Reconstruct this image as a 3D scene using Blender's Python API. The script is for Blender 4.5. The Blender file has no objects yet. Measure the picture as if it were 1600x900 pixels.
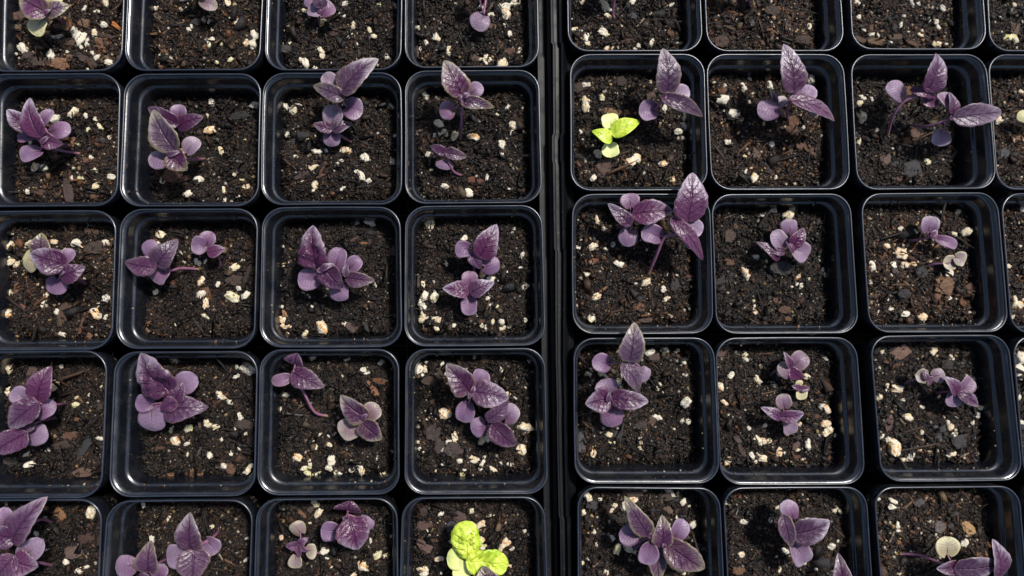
import bpy, math, random
import numpy as np
from mathutils import Vector, Matrix, noise

# ------------------------------------------------------------------ camera, sky, sun, exposure
scene = bpy.context.scene
COL = scene.collection
FPX = 1050.0                       # focal length in pixels of a 1600 px wide frame
HCAM = 0.433                       # camera height over the pot rims (metres)
_wz = Vector((70.0, 35.0, FPX)).normalized()            # world up, in camera axes
_ex = Vector((1.0, 0.0, 0.0)); _ex = (_ex - _ex.dot(_wz) * _wz).normalized()
_ey = _wz.cross(_ex)
RC = Matrix((_ex, _ey, _wz))       # camera axes -> world axes
cam_data = bpy.data.cameras.new('camera')
cam = bpy.data.objects.new('camera', cam_data); COL.objects.link(cam)
cam.matrix_world = Matrix.Translation((0, 0, HCAM)) @ RC.to_4x4()
cam_data.sensor_width = 36.0
cam_data.lens = 36.0 * FPX / 1600.0
cam_data.clip_start = 0.01; cam_data.clip_end = 50.0
cam_data.dof.use_dof = True
cam_data.dof.focus_distance = 0.440
cam_data.dof.aperture_fstop = 4.0
scene.camera = cam

SUN = Vector((0.36, 0.37, 0.86)).normalized()          # towards the sun
world = bpy.data.worlds.new('World'); scene.world = world
world.use_nodes = True
nt = world.node_tree; nt.nodes.clear()
wo = nt.nodes.new('ShaderNodeOutputWorld'); bg = nt.nodes.new('ShaderNodeBackground')
sky = nt.nodes.new('ShaderNodeTexSky'); sky.sky_type = 'NISHITA'; sky.sun_disc = False; sky.dust_density = 2.0
sky.sun_elevation = math.asin(SUN.z); sky.sun_rotation = math.atan2(SUN.x, SUN.y)
bg.inputs['Strength'].default_value = 0.115
nt.links.new(sky.outputs[0], bg.inputs[0]); nt.links.new(bg.outputs[0], wo.inputs[0])
sl = bpy.data.lights.new('sun', 'SUN'); sl.energy = 4.8; sl.angle = math.radians(6.0); sl.color = (1.0, 0.965, 0.92)
so = bpy.data.objects.new('sun', sl); COL.objects.link(so)
so.rotation_euler = (-SUN).to_track_quat('-Z', 'Y').to_euler()
vs = scene.view_settings
vs.view_transform = 'Standard'; vs.look = 'None'; vs.gamma = 1.0; vs.use_curve_mapping = False
vs.exposure = 0.08

# ------------------------------------------------------------------ helpers
rnd = random.Random(7)

def P(px, py, z=0.0):
    """point of the place seen at photo pixel (px, py) at height z (metres)"""
    d = RC @ Vector((px - 800.0, 450.0 - py, -FPX))
    k = (z - HCAM) / d.z
    return Vector((d.x * k, d.y * k, z))

def lin(c):
    return tuple((x / 12.92 if x <= .04045 else ((x + .055) / 1.055) ** 2.4) for x in c)

def mesh_obj(name, verts, faces, mat, smooth=True, uvs=None, parent=None, loc=None, cols=None):
    me = bpy.data.meshes.new(name)
    me.from_pydata([tuple(v) for v in verts], [], faces)
    if smooth:
        me.polygons.foreach_set('use_smooth', [True] * len(me.polygons))
    if uvs is not None:
        uv = me.uv_layers.new(name='UVMap')
        idx = np.empty(len(me.loops), dtype=np.int32); me.loops.foreach_get('vertex_index', idx)
        uv.data.foreach_set('uv', np.asarray(uvs, dtype=np.float32)[idx].ravel())
    me.materials.append(mat); me.update()
    ob = bpy.data.objects.new(name, me); COL.objects.link(ob)
    if loc is not None: ob.location = loc
    if parent is not None: ob.parent = parent
    return ob

def instance(name, me, M, parent=None, PM=None, color=None):
    """link a mesh at world matrix M, child of parent whose world matrix is PM"""
    ob = bpy.data.objects.new(name, me); COL.objects.link(ob)
    if parent is not None:
        ob.parent = parent; ob.matrix_parent_inverse = PM.inverted()
    ob.matrix_basis = M
    if color is not None: ob.color = color
    return ob

def empty(name, label, cat, loc, group=None):
    o = bpy.data.objects.new(name, None); COL.objects.link(o)
    o.empty_display_size = 0.01; o.location = loc
    o['label'] = label; o['category'] = cat
    if group: o['group'] = group
    return o

class NB:
    """small node-tree builder"""
    def __init__(s, name):
        s.mat = bpy.data.materials.new(name); s.mat.use_nodes = True
        s.nt = s.mat.node_tree; s.nt.nodes.clear()
        s.out = s.n('ShaderNodeOutputMaterial')
    def n(s, t, **k):
        x = s.nt.nodes.new(t)
        for a, b in k.items(): setattr(x, a, b)
        return x
    def put(s, sock, v):
        if hasattr(v, 'is_output'): s.nt.links.new(v, sock)
        elif isinstance(v, (tuple, list)):
            sock.default_value = tuple(v) + (1.0,) if len(v) == 3 and sock.type == 'RGBA' else tuple(v)
        else: sock.default_value = v
    def m(s, op, a, b=0.0, c=0.0, clamp=False):
        x = s.n('ShaderNodeMath', operation=op, use_clamp=clamp)
        s.put(x.inputs[0], a); s.put(x.inputs[1], b); s.put(x.inputs[2], c)
        return x.outputs[0]
    def ramp(s, v, a, b, lo=0.0, hi=1.0):
        x = s.n('ShaderNodeMapRange', interpolation_type='SMOOTHSTEP')
        s.put(x.inputs[0], v); s.put(x.inputs[1], a); s.put(x.inputs[2], b); s.put(x.inputs[3], lo); s.put(x.inputs[4], hi)
        return x.outputs[0]
    def mix(s, f, a, b, mode='MIX'):
        x = s.n('ShaderNodeMix', data_type='RGBA', blend_type=mode)
        s.put(x.inputs[0], f); s.put(x.inputs[6], a); s.put(x.inputs[7], b)
        return x.outputs[2]
    def noise(s, vec, scale, detail=3.0, rough=0.55, dist=0.0):
        x = s.n('ShaderNodeTexNoise'); s.put(x.inputs['Vector'], vec)
        x.inputs['Scale'].default_value = scale; x.inputs['Detail'].default_value = detail
        x.inputs['Roughness'].default_value = rough; x.inputs['Distortion'].default_value = dist
        return x.outputs['Fac']
    def bump(s, h, strength=0.5, dist=0.001, normal=None):
        x = s.n('ShaderNodeBump'); s.put(x.inputs['Height'], h)
        s.put(x.inputs['Strength'], strength); x.inputs['Distance'].default_value = dist
        if normal is not None: s.put(x.inputs['Normal'], normal)
        return x.outputs[0]
    def pbr(s, **k):
        x = s.n('ShaderNodeBsdfPrincipled')
        for a, b in k.items(): s.put(x.inputs[a.replace('_', ' ')], b)
        return x
    def done(s, sh):
        s.nt.links.new(sh, s.out.inputs[0]); return s.mat

# ------------------------------------------------------------------ materials
def mat_plastic(name, base, rough, dusty, spec=.5, dots=.8, bmp=.10):
    b = NB(name); tc = b.n('ShaderNodeTexCoord').outputs['Object']; geo = b.n('ShaderNodeNewGeometry')
    pos = geo.outputs['Position']
    haze = b.ramp(b.noise(pos, 60, 5, .65), .42, .75)
    speck = b.ramp(b.noise(pos, 1500, 1, .5), .70, .76)
    speck = b.m('MULTIPLY', speck, b.ramp(b.noise(pos, 90, 2), .46, .62))
    c = b.mix(b.m('MULTIPLY', haze, dusty), base, (.055, .05, .045))
    c = b.mix(b.m('MULTIPLY', speck, dots), c, (.20, .16, .11))
    r = b.m('ADD', b.m('MULTIPLY', haze, .16), rough)
    r = b.m('ADD', r, b.m('MULTIPLY', b.noise(pos, 900, 2), .08))
    sc = b.noise(pos, 260, 4, .7)
    nrm = b.bump(sc, bmp, .0006)
    p = b.pbr(Base_Color=c, Roughness=r, Normal=nrm, IOR=1.5, Specular_IOR_Level=spec)
    return b.done(p.outputs[0])
M_POT = mat_plastic('black_plastic', (.0052, .0066, .0105), .19, .22, 1.0)
M_RIM = mat_plastic('rim_highlight_plastic', (.014, .018, .028), .26, .10, 1.0, .15, .03)  # lighter base colour stands in for the highlight line along the rim
M_TRAY = mat_plastic('tray_plastic', (.0025, .003, .004), .42, .03, .20)

def mat_leaf():
    b = NB('leaf_skin')
    uv = b.n('ShaderNodeSeparateXYZ'); b.put(uv.inputs[0], b.n('ShaderNodeUVMap').outputs[0])
    oi = b.n('ShaderNodeObjectInfo'); rgb = b.n('ShaderNodeSeparateColor'); b.put(rgb.inputs[0], oi.outputs['Color'])
    pale, green, tone, lime = rgb.outputs[0], rgb.outputs[1], rgb.outputs[2], oi.outputs['Alpha']
    pos = b.n('ShaderNodeNewGeometry').outputs['Position']
    av = b.m('ABSOLUTE', b.m('MULTIPLY', b.m('SUBTRACT', uv.outputs[0], .5), 2.0))     # 0 midrib .. 1 edge
    t = uv.outputs[1]
    isc = b.ramp(tone, .5, .75)
    side = b.m('MULTIPLY', b.m('GREATER_THAN', uv.outputs[0], .5), .45)
    wob = b.m('MULTIPLY', b.m('SUBTRACT', b.noise(pos, 260, 2), .5), .35)
    q = b.m('ADD', b.m('SUBTRACT', b.m('MULTIPLY', t, 6.2), b.m('MULTIPLY', b.m('POWER', av, .8), 1.9)), b.m('ADD', wob, side))
    fr = b.m('ABSOLUTE', b.m('SUBTRACT', b.m('FRACT', q), .5))                          # .5 = on the vein
    lat = b.m('MULTIPLY', b.ramp(fr, .40, .495), b.ramp(av, .98, .55))
    mid = b.m('MULTIPLY', b.ramp(av, .10, .02), b.ramp(t, 1.0, .75))
    lat = b.m('MULTIPLY', lat, b.m('SUBTRACT', .80, b.m('MULTIPLY', isc, .55)))
    mid = b.m('MULTIPLY', mid, b.m('SUBTRACT', 1.0, b.m('MULTIPLY', isc, b.ramp(t, .1, .6, .2, .9))))
    vein = b.m('MAXIMUM', lat, mid)
    vein = b.m('MULTIPLY', vein, b.m('SUBTRACT', 1.0, b.m('MULTIPLY', lime, .5)))
    vor = b.n('ShaderNodeTexVoronoi', feature='DISTANCE_TO_EDGE'); b.put(vor.inputs['Vector'], pos); vor.inputs['Scale'].default_value = 900
    fine = b.ramp(vor.outputs['Distance'], .09, .0)
    n1 = b.noise(pos, 130, 4, .6); n2 = b.noise(pos, 700, 3, .6)
    dark = b.mix(n1, (.028, .0045, .023), (.076, .018, .060))
    lav = b.mix(n1, (.128, .066, .132), (.240, .150, .246))
    lav = b.mix(b.m('MULTIPLY', b.ramp(t, .62, .0), .75), lav, (.085, .028, .080))
    hue = oi.outputs['Random']
    dark = b.mix(b.ramp(hue, .5, 1.0, 0, .75), dark, (.085, .012, .055))
    dark = b.mix(b.ramp(hue, .35, .0, 0, .6), dark, (.040, .022, .045))
    lav = b.mix(b.ramp(hue, .55, 1.0, 0, .5), lav, (.17, .065, .13))
    lav = b.mix(b.ramp(hue, .45, .0, 0, .45), lav, (.27, .21, .27))
    c = b.mix(tone, dark, lav)
    # paler blade colour with gloss sheen painted in, growing towards tip and margin
    pf = b.m('ADD', b.m('MULTIPLY', t, .75), b.m('MULTIPLY', av, .35))
    pf = b.ramp(b.m('ADD', pf, b.m('MULTIPLY', b.m('SUBTRACT', n1, .5), .7)), .44, 1.12)
    silver = b.mix(tone, b.mix(n2, (.40, .34, .43), (.52, .46, .53)), b.mix(n2, (.40, .31, .42), (.50, .41, .50)))
    c = b.mix(b.m('MULTIPLY', pf, pale, clamp=True), c, silver)
    ef = b.m('ADD', b.m('MULTIPLY', b.ramp(av, .72, 1.0), .6), b.m('MULTIPLY', b.ramp(t, .55, 1.0), .6))
    ef = b.m('ADD', ef, b.m('MULTIPLY', b.m('SUBTRACT', n1, .45), .9), clamp=True)
    ef = b.m('ADD', ef, b.m('MULTIPLY', isc, b.m('MULTIPLY', green, .75)), clamp=True)
    c = b.mix(b.m('MULTIPLY', b.m('MULTIPLY', ef, green), b.m('SUBTRACT', 1.0, b.m('MULTIPLY', vein, .7))), c, b.mix(b.m('MULTIPLY', isc, b.m('MULTIPLY', pale, green)), (.27, .25, .09), (.56, .52, .27)))
    c = b.mix(b.m('MULTIPLY', b.ramp(av, .92, .99), .32), c, (.28, .20, .16))
    c = b.mix(b.m('MULTIPLY', vein, b.mix(tone, (.85,) * 3, (.30,) * 3)), c, (.045, .008, .042))
    c = b.mix(b.m('MULTIPLY', fine, .12), c, (.06, .02, .06))
    limec = b.mix(b.ramp(n1, .35, .65), (.34, .49, .022), (.58, .68, .08))
    limep = b.mix(pale, (.58, .66, .15), (.78, .78, .36))
    lc = b.mix(tone, limec, limep)
    lc = b.mix(b.m('MULTIPLY', vein, .35), lc, (.55, .62, .16))
    c = b.mix(lime, c, lc)
    h = b.m('ADD', b.m('MULTIPLY', vein, -1.0), b.m('MULTIPLY', n2, .14))
    h = b.m('ADD', h, b.m('MULTIPLY', fine, -.04))
    nrm = b.bump(h, .8, .0008)
    nrm = b.bump(b.noise(pos, 240, 2, .5), b.m('SUBTRACT', .42, b.m('MULTIPLY', isc, .24)), .0022, nrm)
    p = b.pbr(Base_Color=c, Roughness=b.m('ADD', .30, b.m('MULTIPLY', tone, .16)), Normal=nrm, Specular_IOR_Level=.45)
    tr = b.n('ShaderNodeBsdfTranslucent')
    b.put(tr.inputs[0], b.mix(lime, b.mix(.5, c, (.30, .03, .16)), lc))
    ms = b.n('ShaderNodeMixShader'); ms.inputs[0].default_value = .10
    b.nt.links.new(p.outputs[0], ms.inputs[1]); b.nt.links.new(tr.outputs[0], ms.inputs[2])
    return b.done(ms.outputs[0])
M_LEAF = mat_leaf()

def mat_stem():
    b = NB('stem_skin'); pos = b.n('ShaderNodeNewGeometry').outputs['Position']
    oi = b.n('ShaderNodeObjectInfo')
    uv = b.n('ShaderNodeSeparateXYZ'); b.put(uv.inputs[0], b.n('ShaderNodeUVMap').outputs[0])
    n = b.noise(pos, 500, 3)
    c = b.mix(n, (.12, .040, .085), (.27, .12, .19))
    c = b.mix(b.ramp(uv.outputs[1], .16, .0), c, (.30, .21, .07))
    c = b.mix(oi.outputs['Alpha'], c, (.42, .50, .10))
    p = b.pbr(Base_Color=c, Roughness=.45, Normal=b.bump(n, .4, .0005))
    return b.done(p.outputs[0])
M_STEM = mat_stem()

def mat_perlite():
    b = NB('perlite'); oi = b.n('ShaderNodeObjectInfo')
    tc = b.n('ShaderNodeTexCoord').outputs['Object']
    off = b.n('ShaderNodeVectorMath', operation='ADD'); b.put(off.inputs[0], tc)
    cm = b.n('ShaderNodeCombineXYZ'); r = b.m('MULTIPLY', oi.outputs['Random'], 37.0)
    for i in range(3): b.put(cm.inputs[i], r)
    b.put(off.inputs[1], cm.outputs[0]); v = off.outputs[0]
    n = b.noise(v, 1.6, 3, .6); f = b.noise(v, 7, 4, .7)
    c = b.mix(b.ramp(n, .42, .66), (.64, .58, .45), oi.outputs['Color'])
    pit = b.ramp(b.noise(v, 3.4, 2, .5), .60, .68)
    c = b.mix(b.m('MULTIPLY', pit, .85), c, (.06, .04, .025))
    c = b.mix(b.ramp(f, .55, .8), c, b.mix(.6, c, (.30, .18, .08)))
    p = b.pbr(Base_Color=c, Roughness=.75, Normal=b.bump(b.m('SUBTRACT', f, pit), .7, .0006))
    return b.done(p.outputs[0])
M_PERL = mat_perlite()

def mat_bark():
    b = NB('bark'); oi = b.n('ShaderNodeObjectInfo'); tc = b.n('ShaderNodeTexCoord').outputs['Object']
    mp = b.n('ShaderNodeMapping'); mp.inputs['Scale'].default_value = (1.2, 5, 3); b.put(mp.inputs[0], tc)
    n = b.noise(mp.outputs[0], 2.2, 5, .7)
    c = b.mix(b.ramp(n, .3, .7), b.mix(.65, oi.outputs['Color'], (.012, .008, .006)), oi.outputs['Color'])
    p = b.pbr(Base_Color=c, Roughness=.7, Normal=b.bump(n, .9, .0008))
    return b.done(p.outputs[0])
M_BARK = mat_bark()

def mat_soil():
    b = NB('potting_soil'); pos = b.n('ShaderNodeNewGeometry').outputs['Position']
    n = b.noise(pos, 500, 6, .75); m = b.noise(pos, 55, 3)
    c = b.mix(b.ramp(n, .35, .7), (.007, .0045, .0035), (.042, .025, .016))
    c = b.mix(b.ramp(m, .5, .75, 0, .5), c, (.05, .028, .017))
    p = b.pbr(Base_Color=c, Roughness=.8, Normal=b.bump(n, 1.0, .002))
    return b.done(p.outputs[0])
M_SOIL = mat_soil()

def mat_crumb():
    b = NB('soil_crumbs'); pos = b.n('ShaderNodeNewGeometry').outputs['Position']
    at = b.n('ShaderNodeAttribute'); at.attribute_name = 'tone'
    n = b.noise(pos, 1600, 3, .7); m = b.noise(pos, 45, 3)
    oi = b.n('ShaderNodeObjectInfo')
    c = b.mix(b.ramp(n, .3, .75), b.mix(.6, at.outputs['Color'], (.004, .003, .002)), at.outputs['Color'])
    c = b.mix(b.ramp(m, .36, .62, .72, .0), c, (.005, .0035, .003))
    c = b.mix(1.0, c, oi.outputs['Color'], 'MULTIPLY')
    p = b.pbr(Base_Color=c, Specular_IOR_Level=.32, Roughness=b.ramp(m, .3, .7, .30, .62), Normal=b.bump(n, .8, .0006))
    return b.done(p.outputs[0])
M_CRUMB = mat_crumb()

def mat_ground():
    b = NB('bench'); pos = b.n('ShaderNodeNewGeometry').outputs['Position']
    n = b.noise(pos, 80, 6, .7)
    c = b.mix(n, (.03, .024, .018), (.16, .13, .09))
    p = b.pbr(Base_Color=c, Roughness=.85, Normal=b.bump(n, .8, .002))
    return b.done(p.outputs[0])
M_GROUND = mat_ground()
# ------------------------------------------------------------------ bench under the trays
mesh_obj('ground', [(-3, -3, -.0990), (3, -3, -.0990), (3, 3, -.0990), (-3, 3, -.0990)], [(0, 1, 2, 3)], M_GROUND, smooth=False)['kind'] = 'structure'

# ------------------------------------------------------------------ pots
# corners of each rim in the photograph: top-left, top-right, bottom-right, bottom-left; then soil depth in mm
POTS = {
 'L1r0': ((-22,-104),(197,-104),(190,110),(-28,112),21), 'L1r1': ((-30,115),(189,113),(183,322),(-34,324),23),
 'L1r2': ((-38,330),(182,328),(175,546),(-44,548),21), 'L1r3': ((-52,549),(168,547),(158,779),(-62,780),26),
 'L1r4': ((-62,781),(160,780),(152,1015),(-72,1017),25),
 'L2r0': ((202,-106),(416,-106),(406,110),(193,111),22), 'L2r1': ((194,115),(409,114),(404,322),(184,323),25),
 'L2r2': ((188,326),(404,325),(398,545),(179,546),24), 'L2r3': ((179,549),(403,548),(398,776),(169,778),24),
 'L2r4': ((167,783),(396,781),(388,1016),(150,1018),27),
 'L3r0': ((420,-106),(630,-106),(627,109),(412,110),20), 'L3r1': ((411,113),(627,112),(628,320),(407,321),23),
 'L3r2': ((409,324),(626,323),(629,542),(404,543),24), 'L3r3': ((405,546),(624,545),(625,773),(400,775),24),
 'L3r4': ((400,780),(621,778),(623,1014),(394,1016),24),
 'L4r0': ((634,-106),(838,-106),(843,105),(632,107),20), 'L4r1': ((632,110),(843,108),(848,317),(632,319),22),
 'L4r2': ((633,322),(847,320),(853,540),(631,542),22), 'L4r3': ((633,545),(852,543),(857,773),(631,774),23),
 'L4r4': ((628,778),(851,776),(858,1012),(622,1014),23),
 'R1r0': ((884,-130),(1090,-130),(1099,80),(887,80),21), 'R1r1': ((890,84),(1101,84),(1107,297),(891,298),21),
 'R1r2': ((894,303),(1109,303),(1115,521),(895,522),21), 'R1r3': ((896,528),(1116,527),(1125,756),(898,756),24),
 'R1r4': ((902,760),(1125,762),(1136,996),(903,994),23),
 'R2r0': ((1098,-130),(1304,-130),(1320,80),(1105,80),21), 'R2r1': ((1103,84),(1318,84),(1330,296),(1112,297),22),
 'R2r2': ((1111,303),(1329,302),(1343,521),(1119,522),23), 'R2r3': ((1118,528),(1338,527),(1353,757),(1126,758),22),
 'R2r4': ((1129,762),(1355,761),(1370,995),(1140,996),22),
 'R3r0': ((1322,-133),(1530,-133),(1543,77),(1331,77),20), 'R3r1': ((1329,84),(1540,84),(1558,295),(1340,297),25),
 'R3r2': ((1345,302),(1558,300),(1577,519),(1359,520),20), 'R3r3': ((1359,525),(1576,523),(1600,751),(1377,753),23),
 'R3r4': ((1365,761),(1593,759),(1612,994),(1383,997),22),
 'R4r0': ((1537,-130),(1748,-130),(1766,80),(1547,80),20), 'R4r1': ((1543,84),(1758,84),(1776,296),(1558,297),22),
 'R4r2': ((1563,302),(1780,302),(1800,520),(1580,521),20), 'R4r3': ((1581,525),(1800,525),(1824,753),(1601,754),20),
 'R4r4': ((1600,762),(1815,762),(1840,996),(1615,997),21),
}
POT_LABEL = {
 'L1r0': 'black pot of chunky brown soil with an orange twig, top left corner',
 'L1r1': 'black pot at left edge, second row, holding two large pale lilac seedlings',
 'L1r2': 'black pot at left edge, third row, seedling with greenish back leaves',
 'L1r3': 'black pot at left edge, fourth row, two dark purple seedlings hugging its left side',
 'L1r4': 'black pot cut off by the bottom left corner, with a flat square pinkish bark chip',
 'L2r0': 'black pot cut off at top with a long curved twig in its lower left',
 'L2r1': 'black pot with a reddish bark chip under a large yellow-edged leaf',
 'L2r2': 'black pot with one seedling lying over its left wall, a pinkish one at right',
 'L2r3': 'black pot whose upper left holds one broad crinkled purple seedling',
 'L2r4': 'black pot at bottom, second from left, with a thin curled brown root',
 'L3r0': 'black pot at top with a seedling on a yellow mossy base',
 'L3r1': 'black pot whose tall seedling reaches up over the rim behind it, dark stick in soil',
 'L3r2': 'black pot with wet soil and a knobbly orange perlite lump in its lower left corner',
 'L3r3': 'black pot with a long bent pink stem and a four leaved yellow-edged seedling',
 'L3r4': 'black pot at bottom with a broad magenta leaf and a tiny pale-edged seedling',
 'L4r0': 'black pot at top with a hollow perlite ring near its lower rim',
 'L4r1': 'black pot with an upright stem standing beside an orange perlite lump',
 'L4r2': 'black pot with a cluster of cream perlite down its left side, two seedlings stacked',
 'L4r3': 'black pot with two joined seedlings and perlite scattered all over its soil',
 'L4r4': 'black pot at bottom holding the crinkled bright lime seedling',
 'R1r0': 'black pot at top right of the tray gap, only a bare pink stem showing',
 'R1r1': 'black pot holding the smooth lime green seedling beside a purple one',
 'R1r2': 'black pot with a diagonal purple stem and leaves covering its top right corner',
 'R1r3': 'black pot with a grey bark piece in its lower left corner',
 'R1r4': 'black pot at bottom, first of right tray, with brownish pink leaved seedlings',
 'R2r0': 'black pot at top with coarse brown soil and hardly any perlite',
 'R2r1': 'black pot with a fuzzy orange-brown clod beneath the seedling',
 'R2r2': 'black pot with a small round seedling pair above a dark grey clod',
 'R2r3': 'black pot with three small seedlings in a column',
 'R2r4': 'black pot at bottom with one open cup-shaped pale purple seedling',
 'R3r0': 'black pot at top, third of right tray, soil full of small perlite',
 'R3r1': 'black pot with arching stems and a leaf pointing right over its rim',
 'R3r2': 'black pot with a round brown clod and orange perlite in brown soil',
 'R3r3': 'black pot with a flat oval pinkish bark chip near its top left',
 'R3r4': 'black pot at bottom right with a cream round leaf on a long green stem',
 'R4r0': 'sliver of a black pot in the top right corner with a big yellow perlite lump',
 'R4r1': 'sliver of black pot at right edge, second row, with a cream seed leaf',
 'R4r2': 'sliver of black pot at right edge, third row, cream perlite at its lower left',
 'R4r3': 'sliver of black pot at right edge, fourth row, with a large white perlite lump',
 'R4r4': 'thin sliver of a black pot in the bottom right corner',
}

def rounded(w, h, inset, rad, n=7):
    """rounded rectangle outline, normalised to the outer size, counter-clockwise"""
    hw, hh = w / 2 - inset, h / 2 - inset
    r = min(rad, hw, hh); pts = []
    for cx, cy, a0 in ((hw - r, hh - r, 0), (-hw + r, hh - r, 90), (-hw + r, -hh + r, 180), (hw - r, -hh + r, 270)):
        for i in range(n + 1):
            a = math.radians(a0 + 90 * i / n)
            pts.append(((cx + r * math.cos(a)) / w + .5, (cy + r * math.sin(a)) / h + .5))
    # a few points along the straight sides so that the walls can bow a little
    out = []
    for i, p in enumerate(pts):
        q = pts[(i + 1) % len(pts)]
        out.append(p)
        if (i + 1) % (n + 1) == 0:
            for k in (1, 2, 3):
                out.append((p[0] + (q[0] - p[0]) * k / 4, p[1] + (q[1] - p[1]) * k / 4))
    return out

# wall section: inset from the outer outline, height (mm)
PROFILE_OUT = [(13.0, -88), (12.2, -87.5), (5.6, -18.0), (4.8, -16.2), (1.5, -15.2), (1.0, -14.5), (.35, -2.0), (0.0, -1.9), (0.0, -.9), (.16, -.25), (.48, 0.0), (.80, -.06),
               (1.05, -.4), (1.2, -1.3), (2.2, -7.0), (2.95, -11.0), (3.15, -11.9), (3.5, -12.6), (4.0, -13.0), (4.6, -13.3), (5.0, -13.8), (5.25, -14.6), (5.5, -16.5), (6.6, -26), (12.2, -84), (13.5, -85.5)]
SOILS, SV = [], 6
def hfun(v, x, y):
    """soil relief (m) for variant v at local x, y in -1..1"""
    p = Vector((x * 1.6 + v * 7.3, y * 1.6 - v * 3.1, v * 1.7))
    return .0042 * (noise.noise(p)) + .0020 * noise.noise(p * 3.3) + .0009 * noise.noise(p * 9) + .0016 * (1 - max(abs(x), abs(y)) ** 6) - .001 \
        - .0042 * max(0.0, (max(abs(x), abs(y)) - .84) / .16) ** 1.5 * max(0.0, .55 + 1.4 * noise.noise(Vector((x * 2.7 + v * 5, y * 2.7, v * 3.0 + 9))))

SOIL_HALF = .0385
def build_soil(v):
    n = 44; verts = []; faces = []
    for j in range(n + 1):
        for i in range(n + 1):
            x = -1 + 2 * i / n; y = -1 + 2 * j / n
            # squeeze the square towards a rounded one
            k = 1 - .10 * (abs(x * y)) ** 4
            h = hfun(v, x, y)
            if max(abs(x), abs(y)) > .999: h -= .006
            verts.append((x * k * SOIL_HALF, y * k * SOIL_HALF, h))
    for j in range(n):
        for i in range(n):
            a = j * (n + 1) + i; faces.append((a, a + 1, a + n + 2, a + n + 1))
    me = bpy.data.meshes.new('potting_soil'); me.from_pydata(verts, [], faces)
    me.polygons.foreach_set('use_smooth', [True] * len(me.polygons)); me.materials.append(M_SOIL); me.update()
    return me

BOX = np.array([(-1,-1,-1),(1,-1,-1),(1,1,-1),(-1,1,-1),(-1,-1,1),(1,-1,1),(1,1,1),(-1,1,1)], float)
BOXF = np.array([(0,3,2,1),(4,5,6,7),(0,1,5,4),(1,2,6,5),(2,3,7,6),(3,0,4,7)])
TONES = [((.012, .008, .006), .38), ((.034, .020, .013), .25), ((.092, .050, .029), .175), ((.22, .105, .048), .075), ((.058, .052, .052), .08), ((.30, .21, .12), .025), ((.80, .74, .60), .026), ((.75, .55, .24), .010)]
def crumb_mesh(name, v, N, half, rs, size=1.0, flat=False):
    g = np.random.RandomState(rs)
    V = np.empty((N, 8, 3)); cols = np.empty((N, 3)); probs = np.array([p for _, p in TONES]); probs = probs / probs.sum()
    ti = g.choice(len(TONES), N, p=probs)
    for i in range(N):
        k = ti[i]; c = np.array(TONES[k][0]); cols[i] = c * g.uniform(.65, 1.35)
        x, y = g.uniform(-.99, .99, 2)
        if (abs(x * y)) > .92: x *= .9; y *= .9
        if k >= 6: s = np.abs(g.lognormal(-.95, .42)) * .00062 * np.ones(3) * g.uniform(.75, 1.2, 3) * 1.35
        else:
            b = g.lognormal(-.45, .62) * .00046
            if g.rand() < .34: s = np.array([b * g.uniform(2.5, 7), b * .30, b * .30])        # fibre
            else: s = np.array([b * g.uniform(.9, 1.9), b * g.uniform(.6, 1.2), b * g.uniform(.3, .8)])
        s = s * size
        B = BOX * (1 + g.uniform(-.32, .32, (8, 3))) * s
        a, e, r = g.uniform(0, 6.283), g.normal(0, .45), g.uniform(0, 6.283)
        ca, sa, ce, se, cr, sr = math.cos(a), math.sin(a), math.cos(e), math.sin(e), math.cos(r), math.sin(r)
        Rx = np.array([[1, 0, 0], [0, cr, -sr], [0, sr, cr]]); Ry = np.array([[ce, 0, se], [0, 1, 0], [-se, 0, ce]]); Rz = np.array([[ca, -sa, 0], [sa, ca, 0], [0, 0, 1]])
        h = 0 if flat else hfun(v, x, y)
        V[i] = B @ (Rz @ Ry @ Rx).T + np.array([x * half, y * half, h + g.uniform(-.15, 1.0) * min(.0009, s[1] * 1.4)])
    F = (BOXF[None] + (np.arange(N) * 8)[:, None, None]).reshape(-1, 4)
    me = bpy.data.meshes.new(name)
    me.vertices.add(N * 8); me.vertices.foreach_set('co', V.astype(np.float32).ravel())
    nf = len(F); me.loops.add(nf * 4); me.loops.foreach_set('vertex_index', F.astype(np.int32).ravel())
    me.polygons.add(nf); me.polygons.foreach_set('loop_start', np.arange(0, nf * 4, 4, dtype=np.int32)); me.polygons.foreach_set('loop_total', np.full(nf, 4, dtype=np.int32))
    me.update(calc_edges=True)
    at = me.color_attributes.new('tone', 'FLOAT_COLOR', 'POINT')
    C = np.ones((N, 8, 4), dtype=np.float32); C[:, :, :3] = cols[:, None, :]
    at.data.foreach_set('color', C.ravel())
    me.materials.append(M_CRUMB); return me

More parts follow.
